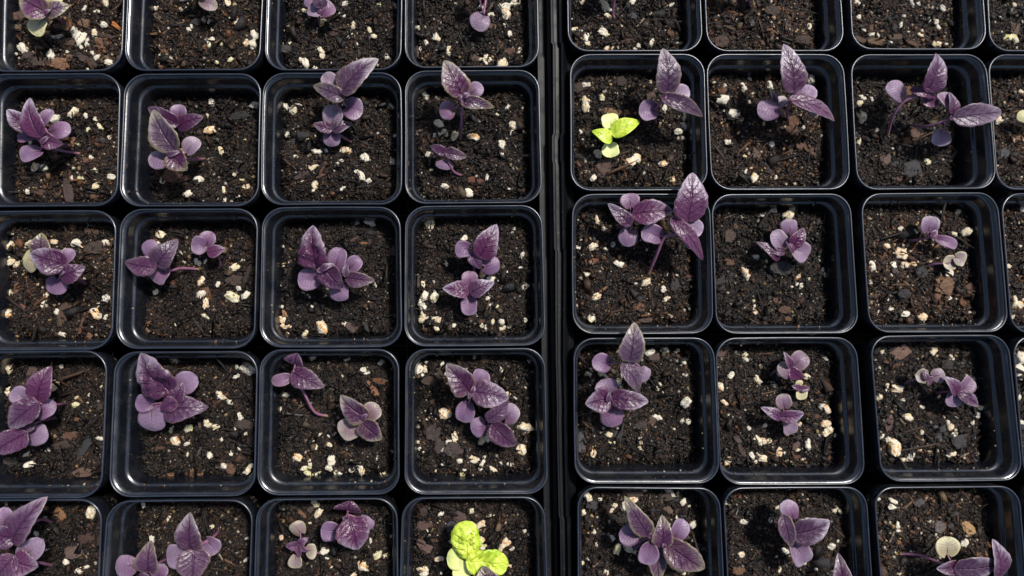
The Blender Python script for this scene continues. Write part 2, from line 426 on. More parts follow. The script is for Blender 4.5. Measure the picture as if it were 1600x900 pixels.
SOIL_ME = [build_soil(v) for v in range(SV)]
CRUMB_ME = [crumb_mesh('soil_crumbs', v, 10500, SOIL_HALF, 50 + v) for v in range(SV)]
def dust_mesh(v):
    g = random.Random(900 + v); V, F = [], []
    B = BOX.tolist()
    for i in range(46):
        side = g.choice([0, 1, 2, 3, 3, 3, 1]); t = g.uniform(-.8, .8); ins = g.choice([g.uniform(.0034, .0052), g.uniform(.0034, .0052), g.uniform(.0016, .003)])
        z = -.0129 if ins > .0033 else -.0137 + (.0030 - ins) * 7.2
        e_ = .0435 - ins; c = [(e_, t * .043), (t * .043, e_), (-e_, t * .043), (t * .043, -e_)][side]
        s = min(.0007, g.lognormvariate(-.9, .6) * .00042); sx, sy, sz = s * g.uniform(.7, 2.2), s, s * .6; a_ = g.uniform(0, 6.28)
        b0 = len(V)
        for q in B:
            x, y, zz = q[0] * sx * g.uniform(.7, 1.2), q[1] * sy * g.uniform(.7, 1.2), q[2] * sz
            V.append((c[0] + x * math.cos(a_) - y * math.sin(a_), c[1] + x * math.sin(a_) + y * math.cos(a_), z + zz + .0002))
        F += [tuple(b0 + k for k in f) for f in BOXF.tolist()]
    me = bpy.data.meshes.new('soil_dust'); me.from_pydata(V, [], F)
    at = me.color_attributes.new('tone', 'FLOAT_COLOR', 'POINT'); C = np.ones((len(V), 4), dtype=np.float32)
    cc = [g.choice([(.22, .12, .06), (.10, .06, .04), (.45, .38, .26), (.30, .17, .08), (.05, .035, .03)]) for _ in range(len(V) // 8)]
    C[:, :3] = np.repeat(np.array(cc), 8, axis=0); at.data.foreach_set('color', C.ravel()); me.materials.append(M_CRUMB); me.update(); return me
DUST_ME = [dust_mesh(v) for v in range(5)]

BROWN = {'L1r0': (1.7, 1.45, 1.25), 'R2r0': (1.6, 1.4, 1.25), 'R1r1': (1.35, 1.3, 1.2), 'R2r1': (1.6, 1.4, 1.25), 'R3r2': (1.7, 1.5, 1.3), 'L1r2': (1.35, 1.2, 1.1), 'L1r1': (1.25, 1.1, 1.0),
 'R3r4': (1.5, 1.35, 1.2), 'R4r1': (1.7, 1.45, 1.2), 'R4r2': (1.8, 1.5, 1.3), 'R3r0': (1.4, 1.25, 1.15), 'R1r2': (1.2, 1.1, 1.05), 'L2r0': (1.25, 1.15, 1.05), 'L3r2': (.62, .62, .66), 'L2r1': (.85, .85, .9),
 'L3r3': (.7, .7, .72), 'L4r1': (.75, .74, .76), 'L4r2': (.75, .74, .76), 'L2r2': (.9, .82, .78), 'L1r3': (.75, .65, .6), 'R2r2': (.8, .78, .78), 'L1r4': (.7, .6, .55), 'L2r4': (.8, .75, .68), 'L3r4': (.7, .66, .62), 'L4r4': (.85, .78, .74)}
POT = {}
def make_pot(key, idx):
    TL, TR, BR, BL, dep = POTS[key]
    q = [P(*TL), P(*TR), P(*BR), P(*BL)]
    w = ((q[1] - q[0]).length + (q[2] - q[3]).length) / 2; h = ((q[3] - q[0]).length + (q[2] - q[1]).length) / 2
    c = (q[0] + q[1] + q[2] + q[3]) / 4
    def bil(u, v):      # v up
        return (q[3] * (1 - u) + q[2] * u) * (1 - v) + (q[0] * (1 - u) + q[1] * u) * v
    e = empty('seedling_pot', POT_LABEL[key], 'plant pot', c, 'square black pots filling the two trays')
    rr = random.Random(idx * 13 + 5)
    tilt = (rr.uniform(-.006, .006), rr.uniform(-.006, .006))
    bow = [rr.uniform(-.0003, .0005) for _ in range(4)]
    verts = []; faces = []; m = None
    def ring(ins, z, rad):
        pts = rounded(w, h, ins / 1000, rad)
        for (u, v) in pts:
            p = bil(u, v) - c
            bx = math.sin(math.pi * min(max(v, 0), 1)); by = math.sin(math.pi * min(max(u, 0), 1))
            p.x += bow[0] * bx * (u - .5) * 2; p.y += bow[1] * by * (v - .5) * 2
            verts.append((p.x, p.y, z / 1000 + (p.x * tilt[0] + p.y * tilt[1] if z > -15 else 0)))
        return len(pts)
    # body (walls, ledge and floor) and rim are separate parts of the pot
    prof = PROFILE_OUT
    def rad_of(ins, z):
        return max(.0045, .0135 - ins * .00062 if z > -13.05 else .0105 - (ins - 4.9) * .0005)
    def loft(lo, hi, close):
        verts.clear(); faces.clear(); nn = 0
        for (ins, z) in prof[lo:hi]:
            nn = ring(ins, z, rad_of(ins, z))
        rows = hi - lo
        for r_ in range(rows - 1):
            for i in range(nn):
                a = r_ * nn + i; b_ = r_ * nn + (i + 1) % nn
                faces.append((a, b_, b_ + nn, a + nn))
        if close:
            faces.append(tuple(reversed(range(nn)))); faces.append(tuple(range((rows - 1) * nn, rows * nn)))
    # rim: closed bead of plastic
    loft(6, 14, False)
    nn = len(verts) // 8
    for i in range(nn):
        faces.append((7 * nn + i, 7 * nn + (i + 1) % nn, (i + 1) % nn, i))
    mesh_obj('rim', verts, faces, M_RIM, parent=e)
    # outer skirt + inner body
    loft(0, 7, False); V1, F1 = list(verts), list(faces); nn = len(V1) // 7
    loft(13, len(prof), False); V2, F2 = list(verts), list(faces); n2 = len(prof) - 13
    off = len(V1); faces_all = F1 + [tuple(i + off for i in f) for f in F2]
    faces_all.append(tuple(reversed(range(nn)))); faces_all.append(tuple(off + (n2 - 1) * nn + i for i in range(nn)))
    for i in range(nn):   # the skirt top meets the inner wall under the rim bead
        faces_all.append((6 * nn + i, 6 * nn + (i + 1) % nn, off + (i + 1) % nn, off + i))
    mesh_obj('body', V1 + V2, faces_all, M_POT, parent=e)
    # soil
    v = idx % SV; rot = (idx * 7 // 3) % 4
    dz = -dep / 1000
    ang = math.atan2((q[1] - q[0]).y + (q[2] - q[3]).y, (q[1] - q[0]).x + (q[2] - q[3]).x)
    sx = (w / 2 - .0060) / SOIL_HALF; sy = (h / 2 - .0060) / SOIL_HALF
    if rot % 2: sx, sy = sy, sx
    PM = Matrix.Translation(c)
    MS = Matrix.Translation(c + Vector((0, 0, dz))) @ Matrix.Rotation(ang + rot * math.pi / 2, 4, 'Z') @ Matrix.Diagonal((sx, sy, 1, 1))
    s = instance('potting_soil', SOIL_ME[v], MS, e, PM)
    k = instance('soil_crumbs', CRUMB_ME[v], MS, s, MS, tuple(.60 * q_ for q_ in BROWN.get(key, (.95, .92, .92))) + (1,)); k['kind'] = 'stuff'
    # a few crumbs spilt on the ledge and the rim of the pot
    MD = Matrix.Translation(c) @ Matrix.Rotation(ang + (idx % 2) * math.pi, 4, 'Z') @ Matrix.Diagonal((w / .087, h / .087, 1, 1))
    dd = instance('soil_dust', DUST_ME[idx % 5], MD, s, MS, (1, 1, 1, 1)); dd['kind'] = 'stuff'
    POT[key] = dict(e=e, PM=PM, soil=s, MS=MS, inv=MS.inverted(), v=v, dz=dz, c=c, w=w, h=h, bil=bil)
for i_, k_ in enumerate(sorted(POTS)): make_pot(k_, i_)

def pot_of(px, py):
    best, bd = None, 1e9
    for k, (a, b, c, d, _) in POTS.items():
        cx = (a[0] + b[0] + c[0] + d[0]) / 4; cy = (a[1] + b[1] + c[1] + d[1]) / 4
        dd = max(abs(px - cx), abs(py - cy))
        if dd < bd: bd, best = dd, k
    return best

def on_soil(px, py, key=None, lift=0.0):
    pt = POT[key or pot_of(px, py)]
    z = pt['dz']
    for _ in range(3):
        w_ = P(px, py, z + lift); l = pt['inv'] @ w_
        z = pt['dz'] + hfun(pt['v'], max(-1, min(1, l.x / SOIL_HALF)), max(-1, min(1, l.y / SOIL_HALF)))
    return P(px, py, z + lift)

# ------------------------------------------------------------------ carry trays
def bar(name, parent, a, b, width, z0, z1, mat=M_TRAY, bev=.0006):
    """a bar from world point a to b (xy), bevelled on top"""
    a = Vector((a.x, a.y)); b = Vector((b.x, b.y)); d = (b - a).normalized(); s = Vector((-d.y, d.x)) * width / 2
    sec = [(-1, z0), (-1, z1 - bev), (-1 + 2 * bev / width, z1), (1 - 2 * bev / width, z1), (1, z1 - bev), (1, z0)]
    vs_, n = [], len(sec)
    for e_ in (a, b):
        for (k, z) in sec: vs_.append((e_.x + s.x * k, e_.y + s.y * k, z))
    fs = [(i, (i + 1) % n, n + (i + 1) % n, n + i) for i in range(n)] + [tuple(reversed(range(n))), tuple(range(n, 2 * n))]
    return mesh_obj(name, vs_, fs, mat, smooth=False, parent=parent)

def strip(name, parent, rows, zs, mat=M_TRAY):
    """rows: list of (py, [px...]) ; zs: heights (m) of each px column: a moulded strip running down the tray"""
    vs_, fs = [], []; n = len(zs)
    for py, xs in rows:
        for x, z in zip(xs, zs): vs_.append(P(x, py, z))
    for r in range(len(rows) - 1):
        for i in range(n - 1):
            a = r * n + i; fs.append((a, a + n, a + n + 1, a + 1))
    return mesh_obj(name, vs_, fs, mat, smooth=False, parent=parent)

def tray(label, cols, x_lo, x_hi):
    keys = [k for k in POTS if k[0] == cols]
    c = sum((POT[k]['c'] for k in keys), Vector()) / len(keys)
    e = empty('carry_tray', label, 'tray', (0, 0, 0))
    A = P(x_lo[0], -150, 0); B = P(x_hi[0], -150, 0); C_ = P(x_hi[1], 1040, 0); D = P(x_lo[1], 1040, 0)
    q = [Vector((p.x, p.y)) for p in (A, B, C_, D)]
    def pl(z, t): return [(p.x, p.y, z) for p in q] + [(p.x, p.y, z - t) for p in q]
    mesh_obj('floor', pl(-.0895, .003), [(0, 3, 2, 1), (4, 5, 6, 7), (0, 1, 5, 4), (1, 2, 6, 5), (2, 3, 7, 6), (3, 0, 4, 7)], M_TRAY, smooth=False, parent=e)
    for a, b in ((q[0], q[3]), (q[1], q[2]), (q[0], q[1]), (q[3], q[2])):
        a3, b3 = Vector((a.x, a.y, 0)), Vector((b.x, b.y, 0))
        k = Vector((c.x, c.y, 0)); a3 = a3 + (k - a3) * .0; 
        bar('side_wall', e, a3, b3, .0016, -.0890, -.0165)
    names = sorted({k[1] for k in keys})
    for i in range(len(names) - 1):
        l, r = cols + names[i], cols + names[i + 1]
        t = (POT[l + 'r0']['c'] + POT[r + 'r0']['c']) / 2; b = (POT[l + 'r4']['c'] + POT[r + 'r4']['c']) / 2
        d = (b - t) * .115
        bar('divider', e, t - d, b + d, .0022, -.0888, -.038)
    for r in range(4):
        f, l = cols + names[0], cols + names[-1]
        a = (POT[f'{f}r{r}']['c'] + POT[f'{f}r{r+1}']['c']) / 2; b = (POT[f'{l}r{r}']['c'] + POT[f'{l}r{r+1}']['c']) / 2
        d = (b - a) * .16
        bar('divider', e, a - d, b + d, .0022, -.0888, -.040)
    return e
TL_ = tray('left black plastic carry tray holding twenty seedling pots', 'L', (-40, -92), (859, 874))
TR_ = tray('right black plastic carry tray with a double ridged side rim beside the gap', 'R', (876, 893), (1770, 1880))
# the moulded side rims that face each other between the two trays
rows = []
for y, dx in ((-150, 0), (60, 0), (72, 0), (205, 0), (215, 0), (385, 0), (396, 0), (540, 0), (700, 0), (808, 0), (818, 0), (1040, 0)):
    x = 846 + (y + 150) * .0135
    rows.append((y, [x - 9, x + 1, x + 6, x + 11.5, x + 12.5, x + 13]))
strip('side_rim', TL_, rows, [-.0150, -.0152, -.0165, -.0160, -.0185, -.045])
rows = []
stp = [(-150, 0), (66, 0), (70, 2.6), (208, 1.6), (213, -.6), (250, -1.0), (255, .4), (388, .6), (392, 2.2), (560, .8), (640, 1.8), (655, 1.0), (806, 2.2), (811, 4.0), (1040, 4.4)]
for y, dx in stp:
    x = 859.5 + (y + 0) * .0128 + dx
    k = .90 if y < 500 else .80
    rows.append((y, [x - .5, x, x + 1.0, x + 4.0 * k, x + 5.5 * k, x + 13.5 * k, x + 15.5 * k, x + 19 * k, x + 20.5 * k, x + 26 * k, x + 31 * k, x + 36 * k]))
strip('side_rim', TR_, rows, [-.040, -.0055, -.0040, -.0040, -.0075, -.0080, -.0045, -.0040, -.0065, -.0120, -.0135, -.0150])
# ------------------------------------------------------------------ seedlings
def leaf_mesh(kind, B, T, W, rs, bumpy, roll, arch, cup):
    r = random.Random(rs)
    ax = T - B; L = ax.length; a = ax.normalized()
    up = Vector((0, 0, 1)); s = a.cross(up).normalized(); n = s.cross(a).normalized()
    if n.z < 0: n = -n
    s, n = s * math.cos(roll) + n * math.sin(roll), n * math.cos(roll) - s * math.sin(roll)
    nu, nv = (20, 10); rnd_ = kind == 'r'; kind = 't' if rnd_ else kind
    th = .00032
    top, uvs = [], []
    ph = r.uniform(0, 6.28); skew = r.uniform(-.06, .06); amp = r.uniform(.6, 1.3)
    for i in range(nu + 1):
        t = i / nu
        if kind == 'c':
            f = max(0.0, math.sin(math.pi * min(1, .02 + .98 * t) ** .92)) ** .50
            if t > .5: f = max(f * .0, (1 - ((t - .5) / .5) ** 2.6) ** .5) if t < 1 else .0
        else:
            f = (.93 * max(0.0, math.sin(math.pi * t ** .66)) ** .70 * (1 - .12 * t)) / .90
            if rnd_: f = (1 - abs(2 * t - 1) ** 2.4) ** .5 if 0 < t < 1 else 0.0
        for j in range(nv + 1):
            v = -1 + 2 * j / nv
            hw = W / 2 * f
            if kind == 'c': hw *= 1 + .09 * noise.noise(Vector((t * 2.4, (v > 0) * 5.0 + ph, ph)))  * 1.6 * abs(v)
            if kind == 't':
                hw *= 1 + ((.035 * math.sin(t * 34 + ph) if abs(v) > .95 else 0) + .07 * math.sin(t * 7 + ph + (v > 0) * 2.2) * abs(v)) * (0 if bumpy < 0 else 1)
                back = -.06 * abs(v) ** 2 * (1 - t) ** 1.5 * L
            else:
                back = -(.20 + .08 * skew / .06) * abs(v) ** 1.6 * (1 - t) ** 1.3 * L * min(1.0, W / L) + (-.05 * L * (1 - abs(v)) * t ** 6)
            z = arch * L * (4 * t * (1 - t)) * .5 - (arch * L * .6 * t * t if kind == 't' else 0)
            z += cup * W * (abs(v) ** 1.6) * f * .5 * (1 if kind == 't' else .8)
            wv = (t * 6.2 - abs(v) ** .8 * 1.9 + (.45 if v > 0 else 0))
            if kind == 't':
                z += (.012 + .075 * bumpy) * W * amp * math.cos(2 * math.pi * wv) * (min(1, abs(v) * 3) * (1 - abs(v) ** 4)) * math.sin(math.pi * min(1, t * 1.1)) ** .5
                z += .03 * W * math.sin(t * 9 + ph + (2 if v > 0 else 0)) * abs(v) ** 3 * f
            if bumpy > .5:
                z += .16 * W * noise.noise(Vector((t * 4.2 + ph, v * 2.6, ph))) * f
            z += .02 * W * noise.noise(Vector((t * 2 + ph, v * 1.5, 3.3)))
            x = v * hw + skew * W * math.sin(math.pi * t) * .6
            p = B + a * (t * L + back) + s * x + n * z
            top.append(p); uvs.append((v * .5 + .5, t))
    N = len(top); verts = top + [p - n * th for p in top]; uvs = uvs + uvs
    faces = []; w_ = nv + 1
    for i in range(nu):
        for j in range(nv):
            k = i * w_ + j
            faces.append((k, k + 1, k + w_ + 1, k + w_)); faces.append((N + k, N + k + w_, N + k + w_ + 1, N + k + 1))
    for i in range(nu):
        k = i * w_; faces.append((k, k + w_, N + k + w_, N + k))
        k = i * w_ + nv; faces.append((k, N + k, N + k + w_, k + w_))
    return verts, faces, uvs

def tube(pts, rad, V, F, U, sides=7, taper=.75):
    """append a smooth tube through world points"""
    P_ = []
    n = len(pts)
    for i in range(n - 1):
        p0 = pts[max(0, i - 1)]; p1 = pts[i]; p2 = pts[i + 1]; p3 = pts[min(n - 1, i + 2)]
        for k in range(5):
            t = k / 5
            P_.append(.5 * ((2 * p1) + (p2 - p0) * t + (2 * p0 - 5 * p1 + 4 * p2 - p3) * t * t + (3 * p1 - p0 - 3 * p2 + p3) * t ** 3))
    P_.append(pts[-1]); m = len(P_); base = len(V)
    for i, p in enumerate(P_):
        d = (P_[min(m - 1, i + 1)] - P_[max(0, i - 1)]).normalized()
        u = d.cross(Vector((.3, .2, 1))).normalized(); w = d.cross(u)
        r = rad * (1 + (taper - 1) * i / (m - 1)) * (1 + .06 * math.sin(i * 2.1))
        for j in range(sides):
            an = 2 * math.pi * j / sides
            V.append(p + u * math.cos(an) * r + w * math.sin(an) * r); U.append((j / sides, i / (m - 1)))
    for i in range(m - 1):
        for j in range(sides):
            a = base + i * sides + j; b = base + i * sides + (j + 1) % sides
            F.append((a, b, b + sides, a + sides))
    F.append(tuple(base + (m - 1) * sides + j for j in range(sides)))
    F.append(tuple(base + j for j in reversed(range(sides))))

# leaf: kind bx by tx ty width z_base z_tip pale green [lime [bumpy]]   (pixels and mm; kind t = true leaf, c = seed leaf, s = tiny new leaf)
# stem: S then x y z triples from the soil up to the hub ; z '-' at the foot means on the soil
PLANTS = [
("large pale lilac seedling with a broad silvery leaf, second pot of left edge", """
S 110 230 - 95 224 -6 80 217 3
t 63 212 39 152 37 8 15 .9 0
t 66 216 96 226 27 6 3 .1 0
c 82 206 111 200 27 2 3 .2 0
c 66 195 83 172 17 0 2 .5 0
s 64 224 76 212 8 8 9 .5 0"""),
("small seedling half under the pale lilac one, its round leaf lowest at left", """
S 126 240 - 90 234 -10 66 224 -4
t 50 206 9 169 29 -1 3 1 0
c 52 214 27 217 17 -6 -6 .1 0
c 62 236 32 247 24 -8 -8 .3 0"""),
("seedling with one big yellow-edged silvery leaf above a reddish bark chip", """
S 317 248 - 298 249 -8 276 242 6
t 272 234 235 171 45 10 18 .7 .75
t 268 240 291 266 37 8 5 .1 .7
c 292 238 312 218 25 3 3 .4 .2
c 258 250 231 250 28 -1 0 .6 .2
s 262 243 281 236 9 11 12 .8 .2"""),
("dark purple seedling behind the big yellow-edged leaf, one round leaf up", """
S 284 214 - 280 198 -10
t 277 194 228 168 27 -2 2 .2 0
t 279 198 316 181 27 -4 0 .1 0
c 281 184 281 163 25 -8 -6 .5 .1"""),
("tall seedling whose broad grey-mauve leaf overlaps the pot rim behind it", """
S 522 205 - 524 175 -2 530 148 18
t 535 143 587 87 47 22 30 1 .4
t 536 152 487 133 26 18 16 .2 .6
c 530 138 504 117 25 12 13 .5 .2
c 541 168 567 176 35 0 0 .5 .1"""),
("small four leaved mauve seedling just below the tall grey-mauve one", """
S 549 222 - 534 213 -14 520 203 -6
c 519 192 524 164 31 -4 -2 .3 .2
c 518 207 519 229 27 -9 -10 .4 .1
t 518 203 489 193 19 -4 -2 .3 .1
t 521 203 550 192 20 -4 -3 .3 .2"""),
("seedling on an upright stem between cream and orange perlite, silvery top leaf", """
S 719 219 - 721 188 -2 723 158 18
t 721 149 695 92 42 20 27 .95 .7
t 722 158 774 166 21 17 12 .1 .7
c 734 148 752 131 25 12 12 .5 .1
c 708 172 686 171 30 2 2 .4 .1
s 716 155 722 148 8 22 23 .6 0
s 724 152 733 145 9 22 23 .9 0"""),
("little dark maroon seedling low under the upright stem", """
S 722 274 - 708 267 -15 697 242 -8
t 696 238 672 228 17 -8 -7 .1 0
t 697 238 730 245 20 -8 -9 .1 .2
c 695 252 693 265 28 -12 -13 .2 0"""),
("smooth bright lime green seedling with pale seed leaves", """
S 953 226 - 954 216 -9 L
t 957 209 1000 187 30 -4 0 0 0 1 -.15
t 955 219 927 203 24 -5 -2 0 0 1 -.15
c 954 199 948 178 28 -9 -9 1 0 1
c 953 227 955 246 28 -11 -12 1 0 1"""),
("purple seedling with a tall pointed leaf crossing the rim, right of lime one", """
S 1025 192 - 1024 178 -8 1030 163 6 1040 153 20
t 1043 144 1040 73 43 20 30 .85 .35
t 1036 152 1104 181 26 18 8 .1 .2
c 1044 151 1078 142 28 12 12 .7 0
c 1052 160 1068 171 18 4 3 .4 0
c 1023 172 998 176 33 0 1 .3 0
s 1036 152 1054 141 10 18 20 .7 0"""),
("purple seedling with a tall silvery leaf over a fuzzy brown clod", """
S 1232 186 - 1230 170 -4 1238 154 16
t 1240 142 1228 67 43 20 30 1 .1
t 1239 156 1311 186 28 17 8 .25 .1
c 1240 153 1277 142 29 11 12 .75 0
c 1252 165 1277 180 16 2 1 .6 0
c 1216 172 1183 170 34 0 1 .35 0
s 1234 157 1242 148 8 20 21 .4 0"""),
("tiny pinkish seedling tucked behind a round lilac leaf, fuzzy clod pot", """
S 1222 180 - 1214 168 -10
s 1210 167 1208 142 13 -4 2 .8 .2
c 1207 166 1230 155 20 -8 -7 1 .4"""),
("purple seedling on an arched stem with one glossy upright leaf", """
S 1387 213 - 1396 180 -4 1414 158 8 1440 148 16
t 1448 141 1471 82 44 20 30 .55 0
t 1424 140 1468 153 15 15 16 0 0
c 1409 152 1387 130 32 4 5 .4 0
t 1441 157 1471 163 18 6 6 .15 0"""),
("purple seedling stretched to the right, leaf tip across the next pot", """
S 1420 193 - 1442 198 -8 1468 192 4 1489 183 12
t 1492 184 1574 173 37 16 14 .45 0
t 1489 178 1487 143 24 12 15 .6 0
c 1484 170 1465 147 24 6 7 .7 0
c 1472 206 1461 227 32 -6 -8 .5 0
s 1484 184 1494 186 8 15 15 .5 0"""),
("seedling with a broad silvery-mauve leaf pointing left, third pot of left edge", """
S 135 445 - 120 434 -10 98 426 0
t 99 415 44 395 41 6 12 .75 0
c 99 410 117 391 22 0 1 .15 0
t 96 433 130 417 33 2 3 .1 0
c 89 437 85 460 32 -6 -7 .2 0
s 92 428 102 422 9 4 5 .4 0"""),
("olive-edged seedling mostly hidden behind the broad silvery-mauve leaf", """
S 72 408 - 66 402 -10
t 64 394 64 364 29 -7 -5 .3 1
c 56 408 35 404 36 -8 -8 .5 .9"""),
("dark maroon seedling whose pointed leaf hangs over the left pot wall", """
S 313 421 - 284 419 -14 262 423 -6 246 412 0
t 242 418 192 410 31 2 5 .15 .1
t 246 414 275 374 34 2 5 .2 .1
c 241 399 230 375 25 -5 -4 .1 0
c 259 418 243 442 30 -6 -7 .2 .1"""),
("small rounded pinkish seedling at upper right of its pot, beside the maroon one", """
S 344 416 - 341 400 -14 325 388 -8
c 322 384 299 381 28 -9 -8 .5 .1
c 323 383 331 362 25 -8 -7 .4 .1
t 325 395 352 388 20 -7 -7 .3 .1"""),
("big dark seedling with a bumpy upright leaf in the darkest pot", """
S 500 440 - 502 428 -8 504 422 6
t 493 416 484 353 49 6 15 .65 0 0 .6
t 508 420 534 452 38 7 3 .1 0
c 494 437 465 438 33 -5 -4 .1 0
c 524 416 533 387 29 0 1 .1 0
s 502 421 521 412 11 12 13 1 0
s 506 422 494 422 10 10 10 .5 0"""),
("smaller purple seedling joined to the right of the big bumpy one", """
S 552 446 - 545 436 -10
c 547 418 563 403 24 -3 -3 .2 0
t 541 433 585 439 26 -1 0 .2 .4
s 540 432 542 411 12 2 4 .1 0
c 530 445 530 471 31 -7 -9 .2 0"""),
("purple seedling with a pointed leaf up right, upper of two", """
S 742 430 - 740 412 -8 742 402 -1
t 750 401 777 351 39 2 9 .6 0
c 733 389 711 393 28 -3 -3 .2 0
t 736 396 752 421 20 -1 -3 .05 0
c 757 417 781 410 29 -4 -4 .1 0"""),
("cross shaped seedling with two silvery white-tipped leaves, lower of two", """
S 736 470 - 734 457 -8
c 735 445 732 423 26 -9 -8 .1 0
t 731 456 692 449 28 -4 -2 1 0
t 736 457 772 440 27 -4 -2 .8 0
c 733 468 734 493 26 -9 -10 .3 0"""),
("big seedling leaning right on a diagonal pink stem, widest leaf over the rim", """
S 1013 430 - 1026 398 -6 1040 370 8 1066 366 16
t 1075 343 1085 269 55 22 32 .7 0
t 1051 343 1104 408 25 19 12 .05 0
c 1062 347 1098 362 30 13 12 .7 0
c 1071 370 1082 388 18 4 3 .4 0
c 1030 370 1002 361 31 2 2 .2 0"""),
("pair leaved seedling at top of its pot, one oval leaf pointing right", """
S 964 357 - 974 349 -10 986 341 4
t 984 351 951 317 24 6 9 .6 0
c 985 323 982 302 31 1 1 .3 0
t 991 334 1053 328 40 8 14 .55 0
c 986 361 975 384 30 -4 -6 .3 0
s 982 344 988 334 7 7 8 .4 0"""),
("left of two small round leaved seedlings above the dark clod", """
S 1210 412 - 1216 400 -12
c 1222 386 1207 361 30 -8 -6 .2 .1
t 1216 404 1185 377 19 -8 -6 .4 .1
t 1225 394 1203 392 15 -6 -6 .2 0"""),
("right of two small round leaved seedlings, its leaf holding a water bead", """
S 1246 404 - 1240 390 -10
c 1234 363 1236 342 30 -7 -6 .5 .1
t 1238 384 1258 356 25 -5 -2 .3 .1
c 1240 388 1262 402 33 -8 -9 .2 .1
s 1239 394 1229 376 11 -5 -4 .1 0"""),
("tiny bright lilac seedling with a magenta right leaf, brown clod pot", """
S 1418 375 - 1436 375 -15 1452 371 -9
c 1450 362 1453 337 31 -10 -8 .6 .2
s 1456 371 1465 359 13 -6 -5 .9 0
c 1464 373 1495 385 19 -9 -9 .35 0"""),
("tiny cream and pink seedling lying on orange perlite", """
S 1450 416 - 1464 412 -15 1482 412 -11
c 1493 402 1508 409 26 -10 -10 1 .6
c 1490 410 1473 411 25 -12 -12 1 .7"""),
("upper dark purple seedling against left edge, fourth row", """
S 102 631 - 88 632 -10 62 630 4
t 58 624 77 573 38 6 10 .1 0
t 58 630 8 668 40 8 7 .35 0
c 42 624 18 610 27 -1 0 .3 0
c 60 643 88 630 29 -2 -3 .2 0
s 45 622 58 629 9 10 10 .4 0"""),
("lower dark purple seedling against left edge, fourth row, leaf cut by frame", """
S 88 653 - 66 657 -12 45 667 -4
t 40 678 -14 708 37 0 2 .2 0
c 44 684 74 672 31 -7 -7 .2 0
t 52 660 28 673 22 -2 0 0 0"""),
("largest seedling, broad crinkled purple leaves in one thick rosette", """
S 262 650 - 262 636 -4 262 628 8
t 264 612 213 556 58 8 17 .55 0 0 .8
t 258 640 323 636 41 5 6 .05 0
c 280 606 308 588 34 0 1 .2 0
t 274 626 286 598 24 8 10 .15 0 0 .5
t 275 628 249 640 24 10 10 0 0
c 238 632 212 626 27 -1 -1 .2 0
c 238 638 243 674 40 -2 -5 .1 0"""),
("magenta stemmed seedling leaning on the upper left, roots showing", """
S 513 650 - 492 644 -18 475 614 -12 462 594 -6 459 578 -3
t 458 582 506 605 33 -3 -3 .3 .1
c 455 590 424 596 19 -6 -6 .05 .2
t 461 569 463 553 34 -4 -1 .1 0"""),
("four leaved rosette with thin yellow-green leaf edges", """
S 568 672 - 566 660 -8
t 572 652 530 620 39 1 3 .8 .7
t 566 661 596 689 37 0 -2 .5 .8
c 574 650 592 633 30 -5 -5 .5 .5
c 556 663 532 680 35 -6 -7 .7 .5
s 566 655 574 646 9 4 5 .3 0"""),
("upper mauve seedling of a joined pair amid scattered perlite", """
S 728 650 - 731 634 -8 737 616 4
t 733 611 698 569 42 4 8 .45 .3
t 741 612 796 622 44 5 6 .6 .1
c 746 600 755 577 29 -2 -2 .2 0
c 731 631 722 659 30 -6 -8 .2 0
s 736 614 742 602 8 7 8 .5 0
s 736 612 732 624 8 6 6 .5 0"""),
("lower dark magenta seedling of a joined pair, chewed pink leaf at right", """
S 766 680 - 764 666 -8
t 762 656 796 628 26 -1 1 0 0
c 789 654 805 632 30 -6 -5 .5 .2
t 770 664 808 699 36 -2 -4 .15 .1
c 757 665 735 669 31 -8 -8 .3 0"""),
("seedling with a tall tan-flushed leaf crossing the rim behind", """
S 990 600 - 984 580 -4 980 567 8
t 984 563 993 505 42 14 23 .4 .6
t 973 570 1002 614 30 10 5 .1 .2
c 997 580 1014 592 26 0 0 .2 .1
c 950 569 925 563 30 -2 0 .1 0
s 979 568 1001 573 13 10 10 .5 0"""),
("glossy dark seedling with white-veined sheen, below the tan-flushed one", """
S 958 640 - 955 626 -6
t 958 624 1015 627 34 -1 1 .75 0
t 952 624 915 632 40 0 1 .8 0
c 950 616 940 593 38 -4 -3 0 0
c 955 638 956 668 38 -8 -9 .15 0
s 950 628 953 612 9 4 5 .2 0"""),
("top seedling of three in a column, round leaf with a nick", """
S 1203 587 - 1214 578 -14 1230 576 -8
c 1240 572 1258 552 30 -7 -7 .2 .3
c 1235 587 1217 568 24 -8 -7 .3 .4
s 1235 574 1227 551 14 -5 -1 .5 .2
t 1232 577 1256 594 20 -7 -8 .05 0"""),
("tiniest seedling with pale yellow-green tips, middle of the column", """
S 1252 612 - 1251 606 -15
s 1251 607 1238 603 11 -13 -12 .3 .2
s 1251 608 1266 606 12 -13 -12 .2 .2
c 1251 609 1252 625 19 -15 -15 1 1
c 1250 602 1249 594 13 -15 -15 1 1"""),
("bottom seedling of three in a column, cross shaped with glossy side leaves", """
S 1226 668 - 1225 654 -10
c 1225 636 1222 615 26 -9 -9 .2 .35
t 1219 653 1191 636 19 -6 -5 .7 0
t 1220 651 1259 647 23 -6 -5 .7 0
c 1232 660 1235 679 26 -11 -12 .15 .2"""),
("small two lobed seedling with cream-edged leaves near oval bark chip", """
S 1413 601 - 1423 594 -15 1446 593 -8
c 1445 589 1430 585 24 -9 -8 .6 .5
c 1458 588 1477 585 24 -9 -8 .5 .4
s 1448 594 1447 580 9 -6 -4 1 0
s 1449 593 1456 602 9 -8 -9 .1 0"""),
